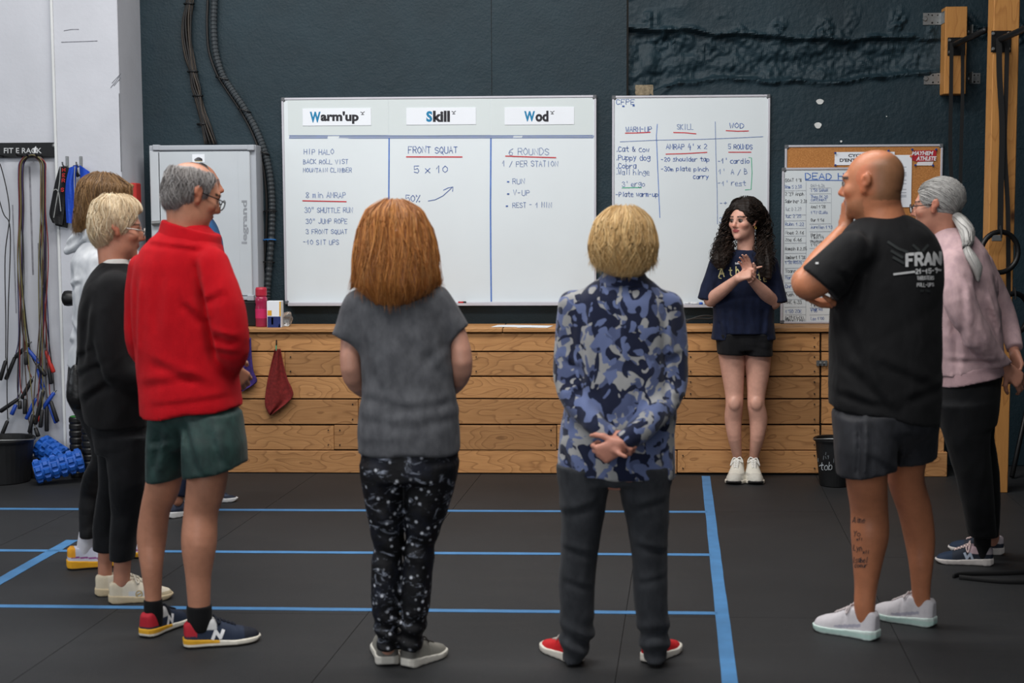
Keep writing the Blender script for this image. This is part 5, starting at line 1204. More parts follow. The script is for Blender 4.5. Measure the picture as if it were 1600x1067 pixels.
mk('strap', MB().tube([f.q(120,580,-.235), f.q(124,520,-.235), f.q(140,440,-.22), f.q(165,395,-.1)], .007, 8, flat=.4), M_BLACK, bag, smooth=True)
# ---- man hidden behind the red fleece
f = Fig(F(300,803).y, 305, 'man in blue top mostly hidden behind the man in red, facing right')
tr = [(336,288,326,.06),(352,256,338,.12),(372,240,346,.18),(420,236,350,.2),(480,238,348,.2),(560,242,346,.19),(590,242,346,.19)]
S = SDF(); S.loft(f.rg(*tr), .02); S.chain(f.ch((290,372,20,-.16),(285,440,17,-.2),(300,500,14,-.18)), .03, cap=True); S.chain(f.ch((300,372,20,.16),(300,440,17,.2),(315,500,14,.18)), .03, cap=True); S.clip(f.hem(242,586,346,586)); obj_sdf('t_shirt', S.build(.008, folds(61,.006,16)), cloth('blue_cotton', (40,84,128), (32,68,108), .5, .3, .03), f.root)
S = SDF(); H = Head(f.q(314,290), 82, 0, 0, 1.0); H.build(S, False); S.chain([(H.at(0,-.025,-.05), .056),(f.q(306,352), .06)], .03); torso(S, f, tr[1:], -.02)
S.chain(f.ch((290,374,14,-.16),(286,440,12,-.2),(300,500,10,-.18),(340,520,7.5,-.1)), .015); hand(S, f.q(340,520,-.1), (1,.3,0), (0,-1,.2), 1); S.chain(f.ch((300,374,14,.16),(300,440,12,.2),(315,500,10,.18),(345,520,7.5,.1)), .015); hand(S, f.q(345,520,.1), (1,-.3,0), (0,1,.2), -1)
S.loft(f.rg((580,256,336,.14),(640,262,330,.12)), .02); S.chain(f.ch((284,640,20,-.06),(286,720,15,-.05),(276,782,10,ank(f,(262,810),(318,800)))), .02); S.chain(f.ch((308,640,20,.12),(318,720,15,.2),(331,766,9,ank(f,(322,785),(371,783)))), .02)
vf = S.build(.0075); colour(obj_sdf('body', vf, M_SKIN, f.root), skin_cols(vf[0], (170,116,92), [H], stub=(96,84,78)))
S = SDF(); S.loft(f.rg((575,248,340,.165),(620,256,334,.14),(660,276,318,.06)), .03); S.chain(f.ch((282,610,28,-.05),(284,650,26,-.06),(286,720,19,-.05),(277,775,13,ank(f,(262,810),(318,800)))), .02, cap=True); S.chain(f.ch((306,610,28,.08),(308,650,26,.12),(318,720,19,.2),(331,760,12,ank(f,(322,785),(371,783)))), .02, cap=True)
obj_sdf('leggings', S.build(.0065), cloth('navy_leggings', (32,40,64), (24,30,50), .3), f.root)
S = SDF(); S.ell(H.at(0,-.022,.03), (.080,.099,.086), H.R, .01); S.ell(H.at(0,.10,-.03), (.12,.055,.13), H.R, .012, 'sub'); S.ell(H.at(0,-.02,-.11), (.12,.12,.06), H.R, .01, 'sub')
hv = S.build(.006); obj_sdf('hair', merge(hv, comb(hv, H, 350, H.c.z-.03, (-150,150), 29, (.0016,.003), .1, 7, .001, flick=.006)), hair_mat('dark_grey_hair', [(48,44,42),(76,72,70),(100,96,94)]), f.root)
kcol = lambda s, x, z: np.where((z > .06)[:,None], arr((60,66,84)), arr((34,40,56)))
shoe(f.root, F(262,810), F(318,800), -1, kcol, (206,206,206), 1, 1, laces=(150,155,165)); shoe(f.root, F(322,785), F(371,783), 1, kcol, (206,206,206), 1, 1, laces=(60,66,80))
# ---- bald man on the right
f = Fig(F(1330,1000).y, 1385, 'bald man in black printed t-shirt and grey shorts, hand at his mouth')
tr = [(336,1350,1418,.06),(348,1330,1440,.10),(366,1316,1458,.135),(395,1306,1469,.155),(440,1302,1471,.165),(500,1300,1467,.17),(560,1299,1468,.175),(620,1298,1467,.17),(668,1302,1463,.165)]
S = SDF(); S.loft(f.rg(*tr), .02); S.rc(f.q(1330,392,-.13), f.q(1281,444,-.13), 31*f.k, 37*f.k, .04, cap=True); S.chain(f.ch((1440,395,30,.12),(1425,450,26,.2)), .04, cap=True)
S.clip(f.hem(1298,634,1463,665,.004)); fo = folds(71, .009, 10, (1,1,1.1)); vf = S.build(.0078, lambda p, c=creases(f,(1330,420,1318,480,.012,6),(1305,560,1380,640,.010,8),(1310,500,1345,600,.009,7),(1300,610,1360,630,.008,6),(1400,620,1465,600,.006,7),(1350,560,1440,600,.006,8),(1345,360,1335,400,.006,6),(1290,420,1315,440,.006,5)): fo(p)*.5+c(p)); Tb = bvh_of(vf)
tee = obj_sdf('t_shirt', vf, cloth('black_tee', (17,17,19), (13,13,15), .55, .2, .03, .8, .25), f.root)
wp_ = mat('shirt_print_white', (196,196,196), .7, .12, 60); gp_ = mat('shirt_print_grey', (44,48,48), .7)
pl = []
for pls, dx in ((strokes('FRAN', 1417, 415, 10, 19, 0, 0, 1.42), 0),): pl += [[(x, y-(x-1417)*.055) for x, y in q] for q in pls]
project('shirt_print', pl, 4.6, Tb, wp_, tee)
project('shirt_print', [[(x, y-(x-1430)*.03) for x, y in q] for q in strokes('21-15-9', 1431, 427.5, 3.6, 7.5, 0, 0, 1.4)], 1.8, Tb, wp_, tee)
project('shirt_print', [[(1397,428.5),(1429,424.5)],[(1463,421),(1470,422)]], 3.2, Tb, wp_, tee)
for t, y in (('THRUSTERS',437),('PULL-UPS',447.5)): project('shirt_print', strokes(t, 1433, y, 2.15 if len(t) > 8 else 2.4, 5.6, 0, 0, 1.4), 1.0, Tb, wp_, tee)
project('shirt_print', strokes('for time', 1438, 456, 1.6, 4, 0, 0, 1.35), .7, Tb, gp_, tee)
project('shirt_print', [[(1388,378),(1403,388),(1418,394)],[(1393,392),(1410,402)],[(1396,402),(1412,411)],[(1427,383),(1436,391)],[(1450,383),(1442,392)]], 4, Tb, gp_, tee)
project('sleeve_emblem', [[(1275,411),(1278,411)]], 3, Tb, wp_, tee)
S = SDF(); H = Head(f.q(1362,287), -60, 2, 0, 1.04); H.build(S, False)
S.chain([(H.at(0,-.03,-.03), .07),(f.q(1376,325,.0), .073),(f.q(1384,362), .085)], .03); torso(S, f, tr[1:-1], -.02); S.rc(H.at(-.05,-.095,-.035), H.at(.05,-.095,-.035), .001, .001, .008, 'sub')
S.chain(f.ch((1330,392,26,-.13),(1298,422,25.5,-.13),(1266,444,24,-.11),(1258,440,21,-.09)), .012); S.chain(f.ch((1263,442,23,-.09),(1283,408,20,-.03),(1306,376,14,.04),(1321,357,11.5,.08)), .012)
hand(S, f.q(1321,357,.08), (.12,.05,1), (-.9,-.3,.1), -1, (.4,.55,.7,.8), .5, 1.0)
S.chain(f.ch((1440,395,25,.12),(1428,450,21,.2),(1418,476,20,.22),(1360,480,16,.16),(1310,474,12.5,.02)), .012); hand(S, f.q(1312,474,.02), (-1,-.25,.05), (-.1,.2,-1), 1, (.35,.35,.35,.35), .3)
S.loft(f.rg((640,1335,1435,.09),(685,1350,1420,.05)), .02)
aL = ank(f,(1371,1000),(1275,981)); aR = ank(f,(1460,979),(1364,962))
S.chain(f.ch((1356,690,36,-.03),(1354,745,32,-.01),(1358,795,29,aL),(1359,835,29.5,aL),(1356,872,24,aL),(1353,915,18,aL),(1351,948,16.5,aL),(1352,975,13.5,aL)), .02); S.chain(f.ch((1420,690,34,.12),(1415,745,29,.16),(1429,795,27,.2),(1437,842,24.5,.22),(1439,880,19.5,aR),(1439,915,15.5,aR),(1440,955,13,aR)), .02)
vf = S.build(.0056, None, 1); Tk = bvh_of(vf); bd = obj_sdf('body', vf, M_SKIN, f.root); colour(bd, skin_cols(vf[0], (188,122,88), [H], stub=(120,88,62), brow=(60,48,42))); H.eyes(f.root)
tat = mat('tattoo_ink', (64,58,60), .7)
for t, x, y, cw, h_ in (('Aime',1332,817,4,9),('Yo',1333,838,4.5,9),('xII',1338,844,2.5,4),('Lyn',1333,860,3.6,9),('xII',1348,865,2.6,5),('Isabel',1332,879,3,8),('coeur',1335,886,3,6)): project('tattoo', strokes(t, x, y, cw, h_, .15, .06), 1.0, Tk, tat, bd, .002, 2)
S = SDF(); S.loft(f.rg((640,1304,1464,.165),(670,1310,1460,.15),(704,1330,1440,.07)), .03); S.loft(f.rg((650,1305,1405,.14,-.02),(700,1306,1400,.135,-.05),(742,1309,1398,.13,-.05)), .025); S.loft(f.rg((650,1370,1464,.14,.05),(700,1382,1462,.135,.08),(742,1392,1457,.13,.11)), .025)
S.rc(f.q(1385,690,.02), f.q(1395,712,.03), .06, .05, .03); S.clip(f.hem(1309,739,1458,722,.003)); obj_sdf('shorts', S.build(.0078, lambda p, a=folds(73,.006,14,(1.4,1.4,.4)), c=creases(f,(1332,650,1326,738,.012,4),(1398,690,1397,740,.014,4),(1340,700,1390,735,.005,6)): a(p)*.6+c(p)), cloth('charcoal_shorts', (44,45,50), (33,34,38), .4, .2, .03, .6, .3), f.root)
pcol = lambda s, x, z: np.where((z < .036)[:,None], arr((206,204,208)), np.where(((np.abs(z-.045-.06*(.45-s)) < .007) & (s > .2) & (s < .62))[:,None], arr((168,166,180)), arr((208,204,208))))
def gmid(s, x, z, C): C = C.copy(); C[(z > .3) & (z < .75)] = lin((186,214,206)); return C
shoe(f.root, F(1371,1000), F(1275,981), 1, pcol, (206,222,216), 1.22, 1.12, laces=(200,190,190), st=.03, midsole=gmid); shoe(f.root, F(1460,979), F(1364,962), -1, pcol, (206,222,216), 1.22, 1.12, laces=(200,190,190), st=.03, midsole=gmid)
# ---- woman with the grey ponytail on the far right
f = Fig(F(1510,885).y, 1515, 'woman with grey ponytail in pale pink sweatshirt behind the bald man')
tr = [(356,1466,1506,.06),(370,1456,1522,.11),(392,1450,1537,.16),(430,1447,1549,.18),(480,1448,1556,.18),(530,1453,1561,.18),(575,1460,1565,.18),(606,1463,1566,.18)]
S = SDF(); S.loft(f.rg(*tr), .02); S.chain(f.ch((1490,416,25,-.16),(1500,470,24,-.235),(1526,524,20,-.23),(1556,560,15,-.16),(1573,576,12,-.11)), .012, cap=True); S.chain(f.ch((1530,415,22,.13),(1560,470,19,.18),(1576,510,16,.17),(1586,545,12.5,.08)), .02, cap=True)
S.clip(f.hem(1465,586,1565,562,.002)); M_PNK = cloth('pale_pink_jersey', (196,166,168), (178,150,154), .6, .2, .03); fo = folds(81, .008, 12, (1,1,1)); obj_sdf('sweatshirt', S.build(.0078, lambda p, c=creases(f,(1482,425,1490,440,.006,5),(1498,440,1518,490,.006,5),(1515,460,1545,520,.011,5),(1474,430,1480,580,.008,5),(1470,560,1540,560,.006,4),(1540,430,1556,480,.008,4),(1486,500,1530,560,.006,5)): fo(p)*.6+c(p)), M_PNK, f.root)
S = SDF(); S.loft(f.rg((550,1460,1566,.184),(610,1465,1564,.180)), .01); S.clip(f.hem(1465,603,1563,580,.002)); S.clip(f.topcut(1465,580,1565,556)); obj_sdf('waistband', S.build(.006), cloth('pink_rib', (190,158,162), fold=.1, weave=.8), f.root)
S = SDF(); H = Head(f.q(1464,322), -66, 4, 0, .97); H.build(S); S.chain([(H.at(0,-.025,-.05), .05),(f.q(1478,372), .056)], .03); torso(S, f, tr[1:], -.02)
S.chain(f.ch((1494,420,16,-.14),(1502,470,14,-.19),(1528,524,12,-.18),(1574,577,8.5,-.1)), .012); S.chain(f.ch((1530,416,15,.13),(1560,470,13,.18),(1576,512,11,.17),(1586,556,8,.06)), .012)
hand(S, f.q(1572,575,-.1), (.75,.1,-.65), (.3,-1,.2), 1, (.5,.55,.6,.6), .4, .95); hand(S, f.q(1586,552,.06), (.1,-.6,-.8), (.8,.3,.2), -1, (.5,.5,.5,.5), .4, .95)
S.loft(f.rg((580,1478,1550,.13),(640,1482,1545,.12)), .02); S.chain(f.ch((1510,640,24,-.06),(1526,740,16,-.06),(1535,840,11,ank(f,(1551,883),(1462,878))),(1535,868,10,ank(f,(1551,883),(1462,878)))), .02); S.chain(f.ch((1520,640,24,.12),(1535,740,16,.12),(1552,850,11,ank(f,(1568,866),(1482,860)))), .02)
vf = S.build(.0065); colour(obj_sdf('body', vf, M_SKIN, f.root), skin_cols(vf[0], (190,134,112), [H]))
S = SDF(); S.loft(f.rg((570,1466,1563,.17),(625,1465,1557,.165),(660,1470,1553,.15)), .02); S.loft(f.rg((630,1465,1546,.10,-.07),(681,1476,1544,.1,-.07),(741,1494,1548,.085,-.07),(790,1505,1552,.075,-.05),(838,1514,1556,.062,-.0)), .03); S.loft(f.rg((630,1478,1556,.10,.1),(681,1488,1551,.1,.1),(729,1502,1560,.085,.12),(780,1516,1562,.075,.14),(838,1526,1560,.06,.16)), .03)
obj_sdf('trousers', S.build(.0078, folds(83,.004,18,(.5,.5,1.6))), cloth('black_stretch', (14,15,18), (10,11,13), .4, .1, .03), f.root)
for ch in (f.ch((1535,828,12.5,ank(f,(1551,883),(1462,878))),(1535,850,13,ank(f,(1551,883),(1462,878))),(1535,868,12,ank(f,(1551,883),(1462,878)))),):
    S = SDF(); S.chain(ch, .01); obj_sdf('sock', S.build(.005), cloth('dark_sock', (16,16,18), fold=.1), f.root)
M_HSIL = hair_mat('silver_hair', [(104,102,100),(146,144,142),(178,176,172),(122,120,118),(198,196,190)])
S = SDF(); S.ell(H.at(0,-.02,.036), (.084,.103,.088), H.R, .015); S.ell(H.at(0,.105,-.04), (.12,.06,.115), H.R, .012, 'sub'); S.ell(H.at(0,-.01,-.115), (.12,.10,.05), H.R, .01, 'sub')
for sx in (-1,1): S.ell(H.at(sx*.09,.008,-.03), (.026,.028,.04), H.R, .008, 'sub')
hv = S.build(.005, lambda p: .002*np.sin(p@np.array([50,90,60.])))
tie = f.q(1490,335,-.03); g_ = random.Random(5); Th = bvh_of(hv); paths = []
for i in range(620):          # swept back from the hairline to the tie
    a = g_.uniform(-1.5, 1.5); e = g_.uniform(-.25, 1.45); d0 = (H.f*math.cos(e)*math.cos(a)*g_.uniform(-.2,1)+H.r*math.sin(a)*math.cos(e)+H.u*math.sin(e)).normalized(); pts = []
    t0 = (tie-H.c).normalized()
    for k in range(9):
        dv = d0.lerp(t0, k/8).normalized(); h_ = Th.ray_cast(H.c+dv*.4, -dv, .4)
        if h_[0] is None: continue
        pts.append(h_[0]+dv*g_.uniform(.0005,.003))
    if len(pts) > 4: paths.append(pts)
tail = [(tie, .016),(f.q(1499,343,-.07), .026),(f.q(1510,360,-.12), .030),(f.q(1512,376,-.16), .024),(f.q(1510,387,-.18), .013),(f.q(1516,400,-.205), .022),(f.q(1526,418,-.215), .022),(f.q(1528,438,-.21), .008)]
S = SDF(); S.chain(tail, .01); tb_ = S.build(.005)
obj_sdf('hair', merge(hv, strand_mesh(paths, [g_.uniform(.0012,.0028) for _ in paths]), tb_, locks([(tail, 1)], 260, 3, 0, 1, (.0012,.0026), 1.05)), M_HSIL, f.root)
for c_, r_ in ((tie, .02),(f.q(1510,387,-.18), .015)): 
    d_ = (f.q(1510,360,-.12)-tie).normalized(); mk('hair_tie', MB().lathe([(r_*.8,-.008),(r_*1.1,-.005),(r_*1.15,0),(r_*1.1,.005),(r_*.8,.008)], c_, d_, 14, False), M_BLACK, f.root, smooth=True)
glasses(f, H, (52,36,30), metal=False)
kcol2 = lambda s, x, z: np.where(((s < .14) & (z > .06))[:,None], arr((170,160,164)), np.where(((z > .062) & (s > .2) & (s < .44))[:,None], arr((186,160,166)), np.where((s > .72)[:,None], arr((24,40,62)), arr((26,33,46)))))
shoe(f.root, F(1551,883), F(1462,878), 1, kcol2, (186,180,176), 1, 1, N_LOGO, (150,160,176), (206,184,180)); shoe(f.root, F(1568,866), F(1482,860), -1, kcol2, (186,180,176), 1, 1, N_LOGO, (150,160,176), (206,184,180))
# ---- the instructor with the curly hair, facing the group
f = Fig(BF-.15, 1163, 'woman with long dark curly hair in navy t-shirt and black shorts, at the counter')
tr = [(390,1147,1181,.055),(397,1132,1197,.08),(408,1117,1208,.105),(430,1113,1210,.12),(470,1115,1209,.125),(500,1115,1208,.13),(534,1113,1211,.135)]
S = SDF(); S.loft(f.rg(*tr), .02); S.rc(f.q(1121,412), f.q(1105,470,-.03), 13*f.k, 15.5*f.k, .03, cap=True); S.rc(f.q(1203,412), f.q(1215,474,-.03), 13*f.k, 15.5*f.k, .03, cap=True)
a_, b_ = f.q(1120,530), f.q(1163,520)
S.clip(lambda X, Y, Z: (b_.z-np.clip((np.abs(X-b_.x)-.11)/.012,0,1)*(b_.z-a_.z)*1.05)-Z); fo = folds(91, .008, 11, (1.4,1,.6)); vf = S.build(.006, lambda p, c=creases(f,(1132,480,1136,530,.010,4),(1190,480,1186,522,.010,4),(1160,470,1165,520,.006,5),(1118,440,1112,470,.006,4),(1205,440,1212,470,.006,4),(1122,500,1128,530,.007,3)): fo(p)*.5+c(p)); Tc = bvh_of(vf)
tee = obj_sdf('t_shirt', vf, cloth('navy_tee', (22,30,54), (16,22,42), .6, .2, .03, .85, .2), f.root)
yl = mat('shirt_print_cream', (206,196,140), .7, .1, 60); pl = []
for ch, x, y in (('A',1123,433),('t',1139,430.5),('h',1150,428.5),('l',1162,430),('e',1176,432.5),('t',1184,437),('e',1193,440)):
    cw = 8.5 if ch == 'A' else 4.6; pl += strokes(ch, x, y, cw, 13.5 if ch == 'A' else 11.5, 0, 0)
project('shirt_print', pl, 1.7, Tc, yl, tee, .004, 2)
project('shirt_print', [[(1123,434),(1127,435)],[(1122,421),(1126,419),(1130,420)],[(1126,425),(1131,427)]], 1.2, Tc, yl, tee, .004, 2)
project('shirt_print', strokes('BARBELL', 1149, 412.6, 1.5, 3, 0, 0, 1.5), .8, Tc, mat('shirt_print_pale', (200,200,206), .7), tee, .004, 2)
S = SDF(); H = Head(f.q(1163,344.5,-.02), 180+42, 2, 0, .96); H.build(S)
S.chain([(H.at(0,-.02,-.05), .048),(f.q(1165,396), .052)], .025); torso(S, f, tr[1:-1], -.016)
RA = f.ch((1122,412,10.5,0),(1112,445,10.5,-.02),(1111,468,10.5,-.04)); S.chain(RA, .012); S.chain(f.ch((1111,468,10.8,-.04),(1128,455,10,-.13),(1148,438.5,7,-.22),(1153,434.5,6.4,-.245)), .012)
LA = f.ch((1203,412,10.5,0),(1210,450,10.5,-.02),(1208,472,10.5,-.04)); S.chain(LA, .012); S.chain(f.ch((1208,472,10.8,-.04),(1194,457,10,-.12),(1176,439,7,-.19),(1173,434.5,6.4,-.205)), .012)
hand(S, f.q(1172,434,-.205), (-.3,-.1,1), (.45,.8,.1), -1, (.25,.3,.35,.4), .1, .84)
hand(S, f.q(1153,434.5,-.245), (.95,-.12,.36), (-.3,-.75,.7), -1, (.08,1.0,1.15,1.2), .5, .84)
S.loft(f.rg((515,1126,1201,.10),(545,1135,1192,.06)), .02)
aL = ank(f,(1153,744),(1148,758)); aR = ank(f,(1176,744),(1179,758))
S.chain(f.ch((1142,545,20.5),(1145,580,18),(1147,612,14.5,-.01),(1147.5,632,13.5,-.02),(1145.5,655,13.3,-.0),(1148,685,10.5,0),(1152,714,7,aL),(1152,732,7,aL)), .012); S.chain(f.ch((1185,545,20.5),(1184,580,18.5),(1182,612,14.5,-.01),(1181.5,632,13.5,-.02),(1185,655,14.2,0),(1183,685,11,0),(1178,714,7.3,aR),(1178,732,7,aR)), .012)
for x in (1147.5,1181.5): S.ell(f.q(x,631,-.065), (.028,.014,.032), None, .018)
vf = S.build(.0044); bd = obj_sdf('body', vf, M_SKIN, f.root); colour(bd, skin_cols(vf[0], (212,160,140), [H], lip=(170,86,84), brow=(66,48,40))); H.eyes(f.root, (60,46,36))
er = mat('gold_earring', (200,160,80), .3, .05, metal=.8); mk('earring', MB().tube([H.at(-.082+.0*math.cos(t), .002+.008*math.cos(t), -.042+.009*math.sin(t)) for t in [2*math.pi*i/12 for i in range(13)]], .0016, 5), er, f.root)
S = SDF(); S.loft(f.rg((505,1119,1207,.118),(535,1120,1207,.12),(546,1135,1192,.11)), .02); S.loft(f.rg((520,1119.5,1163,.118),(556,1120.5,1163,.11)), .01); S.loft(f.rg((520,1163,1207,.118),(558,1164,1206.5,.11)), .01); S.clip(f.hem(1120,552,1207,556,.001))
obj_sdf('shorts', S.build(.0055, folds(93,.003,26)), cloth('black_short', (24,24,27), (17,17,19), .4, .2, .03), f.root)
M_CURL = hair_mat('dark_curly_hair', [(16,12,10),(30,22,18),(50,36,28),(22,16,14),(74,54,42)], .6, .25)
S = SDF(); S.ell(H.at(0,-.025,.04), (.09,.104,.092), H.R, .02); S.ell(H.at(0,.118,-.03), (.085,.08,.108), H.R, .012, 'sub'); S.ell(H.at(-.088,.005,-.02), (.02,.022,.032), H.R, .008, 'sub')
LK = [(f.ch((1148,318,4,-.05),(1137,334,6,-.02),(1134,352,8,.0),(1131,372,11,.0),(1125,390,13,-.06),(1120,404,12,-.12),(1121,416,7,-.13)), .26),
      (f.ch((1150,316,4,.0),(1138,340,7,.05),(1136,370,11,.05),(1137,390,11,-.03),(1132,404,9,-.13),(1130,418,5,-.135)), .18),
      (f.ch((1172,314,5,-.06),(1187,326,7,-.05),(1194,345,10,.0),(1196,370,12,.0),(1198,392,13,-.07),(1200,412,12,-.13),(1201,432,8,-.14)), .28),
      (f.ch((1175,316,5,.0),(1190,340,8,.05),(1191,370,12,.04),(1189,395,11,-.06),(1189,412,10,-.135),(1191,430,6,-.14)), .2),
      (f.ch((1165,312,6,.0),(1168,330,14,.09),(1166,360,18,.10),(1164,390,18,.12),(1163,410,12,.12)), .08)]
for ch, w_ in LK: S.chain([(p, r_*.6) for p, r_ in ch], .02)
hv = S.build(.005, lambda p: .003*np.sin(p@np.array([130,90,150.]))*np.sin(p@np.array([-70,110,120.])))
top_ = comb(hv, H, 520, H.c.z-.04, (-125,125), 33, (.0012,.0022), .4, 20, .005, flick=.012, start=84, steps=10)
obj_sdf('hair', merge(hv, top_, locks(LK, 430, 7, .010, 9, (.0016,.0030), 1.05, 44)), M_CURL, f.root)
for ch in (f.ch((1152,718,8,aL),(1152,726,8.3,aL),(1152,734,8.3,aL)), f.ch((1178,718,8.3,aR),(1178,726,8.5,aR),(1178,734,8.5,aR))):
    S = SDF(); S.chain(ch, .01); obj_sdf('sock', S.build(.005), cloth('black_ankle_sock', (24,24,26), fold=.1), f.root)
tcol = lambda s, x, z: np.where(((s > .86))[:,None], arr((196,192,182)), np.where((np.abs(z-.05) < .006)[:,None], arr((180,176,166)), arr((214,210,198))))
def dmid(s, x, z, C): C = C.copy(); C[(s > .93) & (z < .8)] = lin((40,38,38)); return C
shoe(f.root, F(1153,744), F(1148,758), -1, tcol, (206,200,186), 1.15, 1.05, laces=(232,230,224), midsole=dmid); shoe(f.root, F(1176,744), F(1179,758), 1, tcol, (206,200,186), 1.15, 1.05, laces=(232,230,224), midsole=dmid)
# ------------------------------------------------------------------ things along the left wall
WF = CYF+.03
def cols_at(px, py, Y): return P(px, py, Y)
rk = empty('rope_rack', P(40, 247, WF), 'black metal rope rack with cut-out lettering on the white wall', 'rack')
a = P(-70, 247, WF-.02); b = P(88, 222.5, WF-.02)
mk('plate', MB().box((a.x, WF-.02, a.z), (b.x, WF-.004, b.z)), M_BLKM, rk, bevel=.002)
print_text('lettering', 'FIT E RACK', (6,231,65,239.5), WF-.0212, mat('cutout_pale', (196,198,200), .6), rk, .012)
mk('flame_mark', MB().add([P(x,y,WF-.0216) for x,y in ((53,239),(52,233),(56,228),(57.5,232),(56,236),(58,239))], [(0,1,2,3,4,5)]), mat('cutout_pale2', (210,212,214), .6), rk)
c = P(85, 228, WF-.021); mk('bolt', MB().lathe([(.0,-.012),(.010,-.010),(.015,-.004),(.016,0)], c, (0,1,0), 14, False), M_STEEL, rk, smooth=True)
for x in (4, 34, 50, 64):
    c = P(x, 244, WF-.02); mk('peg', MB().tube([c, c+Vector((0,-.07,.0)), c+Vector((0,-.085,.012))], .006, 8), M_BLKM, rk, smooth=True)
CC = {'k': mat('rope_black', (30,28,28), .5), 'p': mat('rope_purple', (60,52,96), .5), 'r': mat('rope_red', (120,42,40), .5), 'y': mat('rope_olive', (112,104,64), .5), 'b': mat('rope_brown', (74,60,52), .5), 'g': mat('rope_grey', (96,96,100), .5)}
HM = {'k': mat('handle_black', (20,20,22), .5), 'b': mat('handle_blue', (28,66,158), .45), 'r': mat('handle_red', (178,44,36), .45)}
HN = {'k': 'black', 'b': 'blue', 'r': 'red'}
RO = [(((46,537),(24,558),'k'),((71,547),(84,582),'r'),'k'),(((24,557),(9,593),'k'),((75,566),(80,600),'k'),'p'),(((41,543),(62,568),'b'),((76,629),(88,661),'b'),'b'),
      (((59,576),(68,609),'b'),((85,613),(67,638),'b'),'k'),(((50,592),(34,623),'k'),((79,626),(90,659),'k'),'r'),(((29,623),(0,643),'k'),((73,634),(73,674),'k'),'g'),
      (((25,632),(18,648),'b'),((56,622),(41,655),'b'),'p'),(((41,550),(41,570),'k'),((60,570),(71,587),'k'),'y'),(((39,623),(39,647),'k'),((59,642),(64,660),'r'),'r'),
      (((31,626),(31,639),'k'),((68,610),(55,663),'k'),'k'),(((48,668),(47,689),'k'),((52,647),(46,676),'k'),'b'),(((55,668),(60,682),'k'),((66,640),(63,668),'k'),'y'),
      (((9,563),(0,594),'k'),((12,657),(1,684),'k'),'k')]
desc = ['reaching highest on the left','hanging lower left','hanging from the middle of the bunch','crossing at the right side','beside the lower left bunch','with its thick handle at the far left','at the left edge of the bunch','with short handles near the top','at the centre of the bunch','with handles at the lower centre','hanging lowest over the bucket','near the bottom of the bunch','hanging apart at the photo edge']
for i, (A, B, cc) in enumerate(RO):
    Y = WF-.035-.004*i; Rr = random.Random(i)
    nm = 'jump rope with '+(f'{HN[A[2]]} handles' if A[2] == B[2] else f'{HN[A[2]]} and {HN[B[2]]} handles')+' '+desc[i]
    ro = empty('jump_rope', P(45, 250, Y), nm, 'jump rope', 'jump ropes on the rope rack')
    if i == 12: pth = [A[0], (9,500), (8,400), (15,330), (2,262), (-8,252), (-14,262), (4,330), (16,360), (13,480), (11,600), B[0]]
    else:
        xl = 33+Rr.uniform(-4.5,4.5); xr = 67+Rr.uniform(-4.5,4.5)
        pth = [A[0], (A[0][0]*.6+xl*.4+Rr.uniform(-6,6), A[0][1]-35), (xl+Rr.uniform(-4,4), 420), (xl, 330), (xl-1, 275), (xl+2, 252), (50+Rr.uniform(-6,6), 243.5-Rr.uniform(0,2.5)), (xr-2, 252), (xr, 275), (xr, 330), (xr+Rr.uniform(-4,4), 420), (B[0][0]*.6+xr*.4+Rr.uniform(-6,6), B[0][1]-35), B[0]]
    mk('cable', MB().tube(catmull([P(x, y, Y) for x, y in pth], 6), .0034, 6), CC[cc], ro, smooth=True)
    for (p0, p1, hc) in (A, B):
        q0, q1 = P(*p0, Y), P(*p1, Y-.012); h_ = mk('handle', MB().tube([q0, q0.lerp(q1,.06), q0.lerp(q1,.5), q0.lerp(q1,.95), q1], [.006,.0115,.0125,.0135,.010], 10), HM[hc], ro, smooth=True)
        mk('swivel', MB().tube([q0+(q0-q1).normalized()*.018, q0+(q1-q0).normalized()*.004], .005, 8), M_STEEL, h_)
def flap(name, left, right, Y, m, parent, th=.012, wave=.01, n=14, mm=5, ph=0):
    L_ = catmull([Vector((*p, 0)) for p in left], 6); R_ = catmull([Vector((*p, 0)) for p in right], 6); g = []
    for i in range(n+1):
        a = L_[int(i/n*(len(L_)-1))]; b = R_[int(i/n*(len(R_)-1))]
        g.append([P(a.x+(b.x-a.x)*j/mm, a.y+(b.y-a.y)*j/mm, Y+wave*math.sin(j/mm*math.pi*2.2+i*.25+ph)*min(1,.3+i/n)-.012*math.sin(j/mm*math.pi)) for j in range(mm+1)])
    return mk(name, MB().sheet(g, th, (0,1,0)), m, parent, smooth=False)
M_BLUEB = mat('blue_neoprene', (24,72,186), .65, .1, 20); M_BLKB = mat('black_neoprene', (20,20,22), .7, .15)
trim = mat('grey_piping', (150,152,150), .6)
for nm, Y, hx in (('black', CYF-.03, 105), ('blue', CYF-.055, 126.5)):
    hk = mk('wall_hook', MB().box((P(hx-2.3,244,CYF).x, CYF-.006, P(hx,262,CYF).z), (P(hx+2.3,244,CYF).x, CYF-.0005, P(hx,244,CYF).z)), M_STEEL, label=f'small steel wall hook holding the {nm} padded belt', cat='hook', bevel=.002)
    c = P(hx, 259, CYF); mk('hook_arm', MB().tube([c+Vector((0,-.004,0)), c+Vector((0,-.05,-.008)), c+Vector((0,-.075,.004)), c+Vector((0,-.078,.02))], .005, 8), M_STEEL, hk)
bl = empty('padded_belt', P(90, 352, CYF-.02), 'black padded belt with red lettering hanging from a wall hook', 'belt')
flap('back_flap', [(98,262),(92,290),(88,320),(86,352)], [(107,262),(108,290),(108,320),(104,356)], CYF-.02, M_BLKB, bl)
